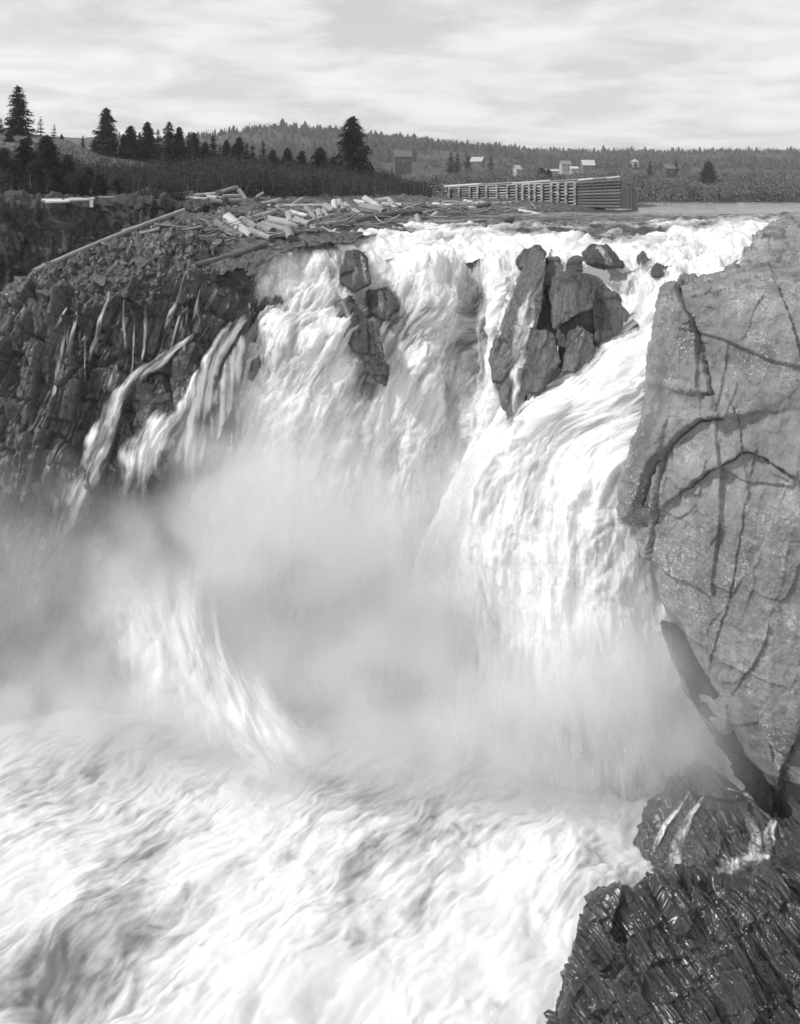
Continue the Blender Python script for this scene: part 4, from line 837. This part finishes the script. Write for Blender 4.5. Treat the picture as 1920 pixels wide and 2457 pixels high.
# ------------------------------------------------------------------ houses on the far bank
def house(u0, u1, v0, v1, Y, label, rot=0, wall='wall_light', roof='roof_light', rh=.42, depth=1.1, wins=((.3, .55), (.7, .55)), name='house', cat='house', door=True, chim=True, hip=False):
    c = P3((u0 + u1) / 2, v1, Y); W_ = (u1 - u0) / FPX * Y; H = (v1 - v0) / FPX * Y; D = W_ * depth; hw = H * (1 - rh)
    e = empty(name, tuple(c), math.radians(rot)); tag(e, label, cat)
    # walls with gables on the two ends (left and right of the ridge)
    x, y = W_ / 2, D / 2; rx = x * .35 if hip else x
    V = [(-x,-y,-6),(x,-y,-6),(x,y,-6),(-x,y,-6),(-x,-y,hw),(x,-y,hw),(x,y,hw),(-x,y,hw)]; F = [(0,1,5,4),(1,2,6,5),(2,3,7,6),(3,0,4,7)]
    if not hip: V += [(-x,0,H - .12),(x,0,H - .12)]; F += [(4,7,8),(6,5,9)]
    me = bpy.data.meshes.new('wall'); me.from_pydata(V, [], F); me.materials.append(M[wall]); obj('wall', me, e)
    o_ = .25; th = .14; ry = y + o_; zl = hw - o_ * (H - hw) / y
    if hip: V = [(-x-o_,-ry,zl),(x+o_,-ry,zl),(x+o_,ry,zl),(-x-o_,ry,zl),(-rx*.3,0,H),(rx*.3,0,H)]; F = [(0,1,5,4),(1,2,5),(2,3,4,5),(3,0,4),(0,3,2,1)]
    else: V = [(-x-o_,-ry,zl),(x+o_,-ry,zl),(x+o_,0,H),(-x-o_,0,H),(x+o_,ry,zl),(-x-o_,ry,zl)]; V += [(a, b, c_ + th) for a, b, c_ in V]; F = [(0,1,2,3),(3,2,4,5),(9,8,7,6),(11,10,8,9),(0,6,7,1),(5,4,10,11),(0,3,9,6),(3,5,11,9),(1,7,8,2),(2,8,10,4)]
    me = bpy.data.meshes.new('roof'); me.from_pydata(V, [], F); me.materials.append(M[roof]); rf = obj('roof', me, e)
    if chim: q = obj('chimney', box_mesh('chimney', .6, .6, 1.5, M['wall_grey'], 0), rf); q.location = (x * .45, 0, H - .5)
    for fx, fz in wins:
        wd = obj('window', box_mesh('window', W_ * .13, .12, hw * .3, M['wall_light'], 0), e); wd.location = (-x + W_ * fx, -y - .03, hw * (fz - .15))
        pn2 = obj('pane', box_mesh('pane', W_ * .10, .06, hw * .25, M['glass'], 0), wd); pn2.location = (0, -.06, hw * .025)
    if door: dd = obj('door', box_mesh('door', W_ * .12, .1, hw * .55, M['roof_grey'], 0), e); dd.location = (0, -y - .03, 0)
    return e
house(945, 986, 360, 392, 300, 'large weathered barn-like house on the wooded slope behind the tall spruce', 14, 'wall_dim', 'roof_dim', .45, .5, ((.2,.5),(.4,.5),(.62,.5),(.82,.5)))
house(1133, 1160, 377, 397, 330, 'grey house among spruces right of the large weathered house', -20, 'wall_grey', 'roof_light', .5)
house(1234, 1248, 397, 420, 280, 'small narrow pale shed alone above the crib wall', 30, 'wall_light', 'roof_light', .35, 1.0, ((.5,.6),), 'shed', 'shed', chim=False)
house(1345, 1368, 386, 412, 400, 'pale boxy two-storey house left of the light-roofed house', 6, 'wall_light', 'roof_grey', .28, .9, ((.25,.3),(.7,.3),(.25,.8),(.7,.8)))
house(1368, 1386, 400, 412, 398, 'low pale annex between the two-storey house and the light-roofed house', 6, 'wall_light', 'roof_light', .35, .9, ((.5,.5),), 'annex', 'house', chim=False)
house(1396, 1425, 384, 412, 402, 'house with a broad light roof above the crib wall end', 4, 'wall_grey', 'roof_light', .42, .8, ((.2,.5),(.5,.5),(.8,.5)))
house(1515, 1531, 381, 394, 450, 'tiny white pyramid-roofed hut on the far bank', 0, 'wall_light', 'roof_light', .5, 1, ((.5,.5),), 'hut', 'hut', chim=False, hip=True)
house(1592, 1616, 394, 416, 330, 'dim grey house in the trees right of the white hut', 12, 'wall_dim', 'roof_dim', .45)
house(1634, 1654, 388, 414, 340, 'dim tall-gabled house among trees near the right edge', 80, 'wall_dim', 'roof_dim', .5)
house(1312, 1340, 407, 415, 380, 'low pale woodshed left of the two-storey house', 3, 'wall_light', 'roof_light', .4, .6, ((.3,.5),(.7,.5)), 'woodshed', 'shed', chim=False)

# ------------------------------------------------------------------ trees
def spruce_template(seed, wr, levels=24, dens=8, ragged=.3, power=.8, base=.06):
    """unit-height spruce: whorls of drooping sprays of needles"""
    r = np.random.default_rng(seed); T = []
    for k in range(levels):
        f = (k + r.uniform(-.3, .3)) / levels; z = base + (1 - base) * f * .99; R = wr * (1 - f) ** power * (1 + ragged * r.normal() * .5) + .008
        nb_ = max(4, int(dens * (1 - .45 * f)))
        for b in range(nb_):
            a = b / nb_ * 6.283 + r.uniform(-.4, .4) + k * .7; Rl = R * r.uniform(.6, 1.15); m = max(2, int(7 * Rl / wr + 1))
            for j in range(m):
                q = (j + .7) / m; x = Rl * q; dz = -.25 * x + .16 * x * q; sz = (.55 * wr * .5) * (1.15 - .5 * q) * r.uniform(.7, 1.3) + .006
                for w_ in range(3):
                    c = A([x * math.cos(a), x * math.sin(a), z + dz + r.normal() * .006]); th = a + (w_ - 1) * .8 + r.normal() * .25
                    d = A([math.cos(th), math.sin(th), -.35 + .25 * r.normal()]) * sz; sde = A([-math.sin(th), math.cos(th), .5 * r.normal()]) * sz * .3
                    T.append((c - d * .4 - sde * .6, c - d * .3 + sde * .6, c + d + sde * .15))
    V = A(T).reshape(-1, 3); F = np.arange(len(V)).reshape(-1, 3); return raw_mesh('crown', V, F, M['needles'], smooth=False)
def trunk_mesh():
    n, k = 8, 8; z = np.linspace(-.03, .97, n); a = np.linspace(0, 6.283, k, endpoint=False); r = .018 * (1 - z * .95)[:, None]
    V = np.stack(np.broadcast_arrays(np.cos(a)[None] * r, np.sin(a)[None] * r, z[:, None]), -1); i = np.arange(n * k).reshape(n, k); j = np.roll(i, -1, 1)
    return raw_mesh('trunk', V.reshape(-1, 3), np.stack([i[:-1], j[:-1], j[1:], i[1:]], -1).reshape(-1, 4), M['bark'])
TK = trunk_mesh()
TPL = {'tall': spruce_template(1, .28, 26, 9, .5, .75), 'full': spruce_template(2, .40, 26, 11, .25, .62), 'slim': spruce_template(3, .2, 22, 8, .5, .8), 'fir': spruce_template(4, .42, 22, 11, .35, .7, .02), 'open': spruce_template(5, .2, 15, 6, .7, .7)}
def tree(u, v0, v1, Y, kind, label, group='spruces on the left hillside', wide=1.0, name='spruce_tree'):
    h = (v1 - v0) / FPX * Y; p = P3(u, v1, Y); g = below([HS, HILL], p[0], p[1])
    z = p[2]
    if g is not None and g < z: h += z - g; z = g
    e = empty(name, (p[0], p[1], z - .05), rng.uniform(0, 6.28)); e.scale = (h * wide, h * wide, h); tag(e, label, 'tree', group)
    obj('trunk', TK, e); obj('crown', TPL[kind], e); return e
tree(44, 202, 350, 104, 'tall', 'tallest spruce with ragged branches at the far left skyline', wide=1.15)
tree(2, 280, 352, 106, 'slim', 'spruce cut by the left edge beside the tallest spruce')
tree(97, 276, 340, 108, 'open', 'thin open spruce just right of the tallest spruce')
tree(130, 294, 342, 108, 'open', 'small sparse spruce on the brow right of the thin open spruce')
tree(148, 320, 346, 106, 'fir', 'low bushy fir at the brow of the grass slope', wide=.9)
tree(199, 322, 362, 106, 'slim', 'tiny lone spruce on the grass skyline')
tree(255, 254, 372, 103, 'full', 'full dark spruce standing alone on the grass skyline', wide=.8)
tree(228, 330, 370, 104, 'fir', 'low dark fir at the left foot of the full dark spruce', wide=.9)
tree(314, 298, 392, 104, 'full', 'broad spruce first in the row right of the full dark spruce', wide=.95)
tree(296, 318, 392, 103, 'fir', 'lower fir left of the broad spruce in the row', wide=.6)
tree(354, 288, 394, 106, 'full', 'tall rounded spruce second in the row on the skyline', wide=.75)
tree(379, 306, 394, 108, 'slim', 'slender spruce behind the tall rounded spruce')
tree(406, 289, 396, 104, 'tall', 'pointed tall spruce in the middle of the skyline row', wide=1.1)
tree(430, 300, 398, 105, 'full', 'dense spruce right of the pointed tall spruce', wide=.7)
tree(453, 312, 400, 107, 'slim', 'narrow spruce spire near the right end of the row')
tree(466, 314, 402, 104, 'full', 'last broad spruce at the right end of the skyline row', wide=.7)
tree(512, 320, 412, 106, 'slim', 'narrow spruce before the far ridge, left of the dark clump', wide=1.2)
tree(544, 332, 420, 104, 'full', 'mid-sized spruce in the dark clump below the ridge', wide=.7)
tree(574, 325, 424, 105, 'full', 'tallest spruce in the dark clump below the ridge', wide=.8)
tree(606, 345, 424, 108, 'slim', 'small spruce at the right of the dark clump', wide=1.2)
tree(632, 335, 420, 116, 'slim', 'lone slim spruce between the dark clump and the right firs')
tree(690, 352, 426, 110, 'full', 'pointed fir in the brush left of the great spruce', wide=.95)
tree(768, 350, 430, 106, 'full', 'round-topped dark fir close left of the great spruce', wide=1.1)
tree(846, 274, 424, 106, 'full', 'great broad spruce standing alone above the brush', wide=.92)
tree(60, 325, 478, 72, 'fir', 'big dark fir in shade at the left edge thicket', wide=.85)
tree(112, 318, 478, 71, 'full', 'tall shaded fir below the tallest spruce', wide=.9)
tree(162, 365, 480, 70, 'fir', 'shaded fir at the foot of the grass slope', wide=.9)
tree(212, 396, 482, 69, 'fir', 'lowest shaded fir at the right of the left thicket', wide=.9)
tree(10, 350, 480, 69, 'fir', 'shaded fir cut by the left edge', wide=.8)
tree(280, 425, 482, 70, 'fir', 'small fir in front of the grass slope', wide=.9)
for u, v0, v1, Y, lb_ in [(36,372,482,68,'shaded fir second from the left edge in the thicket'), (86,380,482,68,'low shaded fir in front of the tall shaded fir'), (138,392,482,67.5,'low shaded fir left of the slope-foot fir'), (188,420,484,67.5,'smallest shaded fir above the bleached poles'), (240,412,484,68.5,'shaded fir above the white post'), (22,310,360,100,'dark fir filling the skyline below the tallest spruce'), (70,322,362,100,'bushy fir on the skyline right below the tallest spruce')]:
    tree(u, v0, v1, Y, 'fir', lb_, wide=1.0)
for u, v0, v1, Y, kd, lb_ in [(492,338,412,108,'full','short spruce left of the narrow spruce before the ridge'), (528,346,418,103,'slim','thin spruce at the left of the dark clump'), (560,350,424,101,'full','low spruce in front of the dark clump'), (592,338,424,109,'slim','slim spruce behind the tallest of the dark clump'), (655,356,424,108,'fir','low fir between the lone slim spruce and the pointed fir'), (724,358,428,108,'fir','wide fir between the pointed fir and the round-topped fir'), (800,372,432,102,'fir','low fir at the left foot of the great spruce'), (890,396,440,106,'fir','small fir right of the great spruce'), (336,312,394,107,'slim','slim spruce wedged between the first two of the row')]:
    tree(u, v0, v1, Y, kd, lb_, wide=.9)
FG = 'spruces around the far houses'
for u, v0, v1, Y, lb_ in [(1082,362,398,290,'left of two far spruces beside the grey house'), (1098,366,398,290,'right of two far spruces beside the grey house'), (1122,368,398,300,'far spruce close against the grey house'), (1178,370,400,310,'far spruce alone right of the grey house'),
                          (1300,400,430,250,'dark far spruce left of the pale woodshed'), (1316,404,432,250,'second dark far spruce beside the pale woodshed'), (1560,385,420,330,'far spruce left of the dim grey house'), (1622,382,416,330,'far spruce between the two dim houses'), (1700,385,430,260,'far spruce near the right edge of the far bank')]:
    tree(u, v0, v1, Y, 'slim' if Y > 260 else 'full', lb_, FG, 1.2)

# far forest, brush and thickets: masses nobody could count
def conifer_t():
    V, F = [], []
    for k in range(3):
        z0 = .08 + k * .27; r = .2 - k * .05; b = len(V); V += [(r * math.cos(a), r * math.sin(a), z0) for a in np.linspace(0, 6.283, 6)[:-1]] + [(0, 0, z0 + .45 - .02 * k)]
        F += [(b + i, b + (i + 1) % 5, b + 5) for i in range(5)]
    return A(V), A(F)
def puff_t(seed):
    V, F = stone_template(seed, 1); return (V * A([.34, .42, .75]) + A([0, 0, .55])), F
def scatter(n, ulo, uhi, ylo, yhi, keep, seed):
    r = np.random.default_rng(seed); u = r.uniform(ulo, uhi, n); y = ylo * (yhi / ylo) ** r.random(n); m = keep(u, y, r.random(n)); u, y = u[m], y[m]
    x = (u - UC) / FPX * y; z = hill_z(u, y) + fbm(np.stack([x * .02, y * .02, hill_z(u, y) * 0], -1), 4, 3) * 2.5 * sstep(150, 210, y)
    return np.stack([x, y, z - .2], -1), u, y
clear = lambda u, y: ((np.abs(u - 1385) < 80) & (y > 330) & (y < 430)) | ((np.abs(u - 966) < 40) & (y > 240) & (y < 310)) | ((np.abs(u - 1146) < 20) & (y > 280) & (y < 335)) | ((np.abs(u - 1241) < 12) & (y > 220) & (y < 285)) | ((np.abs(u - 1523) < 14) & (y > 350) & (y < 425)) | ((np.abs(u - 1604) < 18) & (y > 270) & (y < 335)) | ((np.abs(u - 1644) < 14) & (y > 290) & (y < 345))
loc, u, y = scatter(13000, 250, 2100, 330, 860, lambda u, y, q: ~clear(u, y) & (y > 440 - 90 * (u < 1000)) & (fbm(np.stack([u * .006, y * .012, 0 * u], -1), 3, 5) + q * .8 > .15), 11)
hgt = rng.gamma(5, .4, len(loc)) + .8; wd_ = hgt * rng.uniform(1.2, 2.6, len(loc)); V, F = tile(*conifer_t(), loc, np.stack([wd_, wd_, hgt], -1), rng.uniform(0, 6.28, len(loc)))
V = V + .35 * np.stack([fbm(V * .35 + k * 9, 2, 75 + k) for k in range(3)], -1)
tag(obj('far_conifer_forest', raw_mesh('far_conifer_forest', V, F, M['needles_far'], smooth=False)), 'conifer forest covering the far hill up to the skyline', kind='stuff')
def leaf_cloud(cent, rad, per, size, seed, up=1.0):
    r = np.random.default_rng(seed); n = len(cent); d = r.normal(size=(n, per, 3)); d /= np.linalg.norm(d, axis=-1, keepdims=True); d[..., 2] = np.abs(d[..., 2]) * up - .25
    lump = 1 + .35 * fbm((d * 1.7 + np.arange(n)[:, None, None] * 3.1), 2, seed)
    c = cent[:, None] + d * (rad[:, None, None] * (lump * r.uniform(.55, 1.0, (n, per)) ** .5)[..., None]); c = c.reshape(-1, 3)
    a = r.normal(size=c.shape); a /= np.linalg.norm(a, axis=-1, keepdims=True); b = np.cross(a, r.normal(size=c.shape)); b /= np.linalg.norm(b, axis=-1, keepdims=True)
    s_ = (size * r.uniform(.6, 1.4, len(c)))[:, None]; V = np.stack([c - a * s_, c + b * s_ * .5, c + a * s_, c - b * s_ * .5], 1).reshape(-1, 3)
    return V, np.arange(len(V)).reshape(-1, 4)
loc, u, y = scatter(5600, 250, 2100, 165, 800, lambda u, y, q: ~clear(u, y) & (fbm(np.stack([u * .006, y * .012, 0 * u], -1), 3, 5) - q * .6 < .1) & ((u > 880) | (y > 330)), 12)
hgt = rng.uniform(.8, 1.7, len(loc)) * (1 + 1.3 * sstep(420, 520, y)); V, F = leaf_cloud(loc + A([0, 0, .5]), hgt, 34, .32, 17, 1.5)
tag(obj('far_hardwood_brush', raw_mesh('far_hardwood_brush', V, F, M['leaf_far'], smooth=False)), 'bare hardwood brush on the far bank', kind='stuff')
# far shore scrub along the water
loc, u, y = scatter(520, 1000, 2150, 153, 240, lambda u, y, q: q > -1, 14)
V, F = leaf_cloud(loc + A([0, 0, .8]), rng.uniform(1.0, 2.6, len(loc)), 120, .2, 15, 1.3)
tag(obj('far_shore_scrub', raw_mesh('far_shore_scrub', V, F, M['leaf_far'], smooth=False)), 'scrub growing down to the far shore', kind='stuff')
# thicket on the left hillside
cs = []
while len(cs) < 820:
    u = rng.uniform(-60, 1060); v = rng.uniform(395, 486) if u < 480 else 400 + (u - 480) * .07 + (78 - (u - 480) * .07) * rng.random() ** 1.4
    if 130 < u < 480 and v < 446 - abs(u - 300) * .08 and rng.random() < .96: continue
    h = see([HS], u, v)
    if h is not None: cs.append(A(h[0][:]))
cs = A(cs); rr = rng.uniform(.7, 1.8, len(cs)); V, F = leaf_cloud(cs + A([0, 0, .4]), rr, 210, .1, 16, 1.45)
tag(obj('thicket', raw_mesh('thicket', V, F, M['leaf'], smooth=False)), 'dark leafy thicket covering the lower left hillside', kind='stuff')
tw = cs[rng.integers(0, len(cs), 4200)] + np.stack([rng.normal(size=4200) * .7, rng.normal(size=4200) * .7, rng.uniform(.2, .8, 4200)], -1)
d = np.stack([rng.normal(size=4200) * .3, rng.normal(size=4200) * .3, rng.uniform(.8, 1.9, 4200)], -1); w_ = np.stack([rng.normal(size=4200), rng.normal(size=4200) * .3, 0 * rng.normal(size=4200)], -1) * .022
V = np.stack([tw - w_, tw + w_, tw + d], 1).reshape(-1, 3)
tag(obj('thicket_twigs', raw_mesh('thicket_twigs', V, np.arange(len(V)).reshape(-1, 3), M['twig'], smooth=False)), 'bare twigs rising out of the thicket', kind='stuff')
# dry grass tufts on the slope and bank edge
g = []
while len(g) < 9000:
    u = rng.uniform(100, 520); v = rng.uniform(335, 470); h = see([HS], u, v)
    if h is not None: g.append(h[0][:])
g = A(g); d = np.stack([rng.normal(size=len(g)) * .1, rng.normal(size=len(g)) * .1, rng.uniform(.15, .4, len(g))], -1); w_ = np.stack([rng.normal(size=len(g)), 0 * d[:, 0], 0 * d[:, 0]], -1) * .03
V = np.stack([g - w_, g + w_, g + d], 1).reshape(-1, 3); tag(obj('grass', raw_mesh('grass', V, np.arange(len(V)).reshape(-1, 3), M['grass'], smooth=False)), 'dry grass tufts on the open slope', kind='stuff')

# ------------------------------------------------------------------ mist hanging in the gorge
BOX = ((-25, 18), (32.5, 49.5), (-26.6, -7.0)); RES = (104, 43, 49)
gn = bpy.data.node_groups.new('mist', 'GeometryNodeTree'); gn.interface.new_socket('Geometry', in_out='INPUT', socket_type='NodeSocketGeometry'); gn.interface.new_socket('Geometry', in_out='OUTPUT', socket_type='NodeSocketGeometry')
class GN(NT):
    def __init__(s, t_): s.t = t_
t = GN(gn); out = t.n('NodeGroupOutput'); pos = t.n('GeometryNodeInputPosition').outputs[0]; tot = None
for (u, v, Y, rx, ry, rz, k) in [(720,1340,43.6,8.5,3.6,6.8,.5), (1000,1480,42.6,6,3.2,6,.5), (400,1480,41.2,5,2.2,4.5,.06), (480,1220,45.2,3.6,2,4.4,.3), (560,1600,42.4,5,2.6,4,.35), (880,1640,41,7,3.2,3.4,.45),
                                 (1380,1690,38.8,6.5,3,5,.4), (1180,1790,39,8,3.2,2.8,.45), (100,1440,43,9,3,7,.2), (1620,1720,36,4.2,2.4,5,.26), (620,1080,45.4,6.5,2.8,4.2,.16), (250,1660,42.2,9,3,2.6,.25), (180,1720,40.2,9,2.6,1.6,.3), (620,1800,38.8,7,2.4,1.3,.25), (1110,1180,44.8,2.8,2.2,4.5,.4), (300,1320,43.0,2.4,1.6,2.8,.3), (1560,1450,38.2,2.2,1.6,5,.15)]:
    c = P3(u, v, Y)
    a = t.n('ShaderNodeVectorMath', {0: pos, 1: tuple(c)}, operation='SUBTRACT'); b = t.n('ShaderNodeVectorMath', {0: a.outputs[0], 1: (1 / rx, 1 / ry, 1 / rz)}, operation='MULTIPLY')
    q = t.n('ShaderNodeVectorMath', {0: b.outputs[0]}, operation='LENGTH').outputs['Value']
    x = t.n('ShaderNodeMapRange', {0: q, 1: 1.15, 2: 0.1, 3: 0.0, 4: k}, interpolation_type='SMOOTHSTEP').outputs[0]
    tot = x if tot is None else t.math('ADD', tot, x)
nz = t.rng(t.noise(.3, pos, 4, .6, dist=.6), .36, .66, .15, 1.7)
vc = t.n('GeometryNodeVolumeCube', {'Density': t.math('MULTIPLY', tot, nz), 'Background': 0.0, 'Min': tuple(b[0] for b in BOX), 'Max': tuple(b[1] for b in BOX), 'Resolution X': RES[0], 'Resolution Y': RES[1], 'Resolution Z': RES[2]})
mt = bpy.data.materials.new('gorge_mist'); mt.use_nodes = True; mt.node_tree.nodes.clear()
pv = mt.node_tree.nodes.new('ShaderNodeVolumePrincipled'); pv.inputs['Color'].default_value = (.995, .995, .995, 1); pv.inputs['Density'].default_value = 1.0; pv.inputs['Anisotropy'].default_value = .15
mo = mt.node_tree.nodes.new('ShaderNodeOutputMaterial'); mt.node_tree.links.new(pv.outputs[0], mo.inputs['Volume'])
sm = t.n('GeometryNodeSetMaterial', {'Geometry': vc.outputs[0], 'Material': mt}); gn.links.new(sm.outputs[0], out.inputs[0])
me = bpy.data.meshes.new('mist'); me.materials.append(mt); o = obj('mist', me); o.modifiers.new('mist', 'NODES').node_group = gn
tag(o, 'pale mist drifting in the gorge below the falls', kind='stuff')

# ------------------------------------------------------------------ thin haze over the whole valley
hz = bpy.data.materials.new('valley_haze'); hz.use_nodes = True; hz.node_tree.nodes.clear()
pv = hz.node_tree.nodes.new('ShaderNodeVolumePrincipled'); pv.inputs['Color'].default_value = (.95, .95, .95, 1); pv.inputs['Density'].default_value = 0.0003; pv.inputs['Anisotropy'].default_value = .2
mo = hz.node_tree.nodes.new('ShaderNodeOutputMaterial'); hz.node_tree.links.new(pv.outputs[0], mo.inputs['Volume'])
bm = bmesh.new(); bmesh.ops.create_cube(bm, size=1.0, matrix=Matrix.Translation((0, 590, 13)) @ Matrix.Diagonal((1800, 1240, 94, 1)))
me = bpy.data.meshes.new('haze'); bm.to_mesh(me); bm.free(); me.materials.append(hz)
tag(obj('haze', me), 'thin pale haze over the valley', kind='stuff')
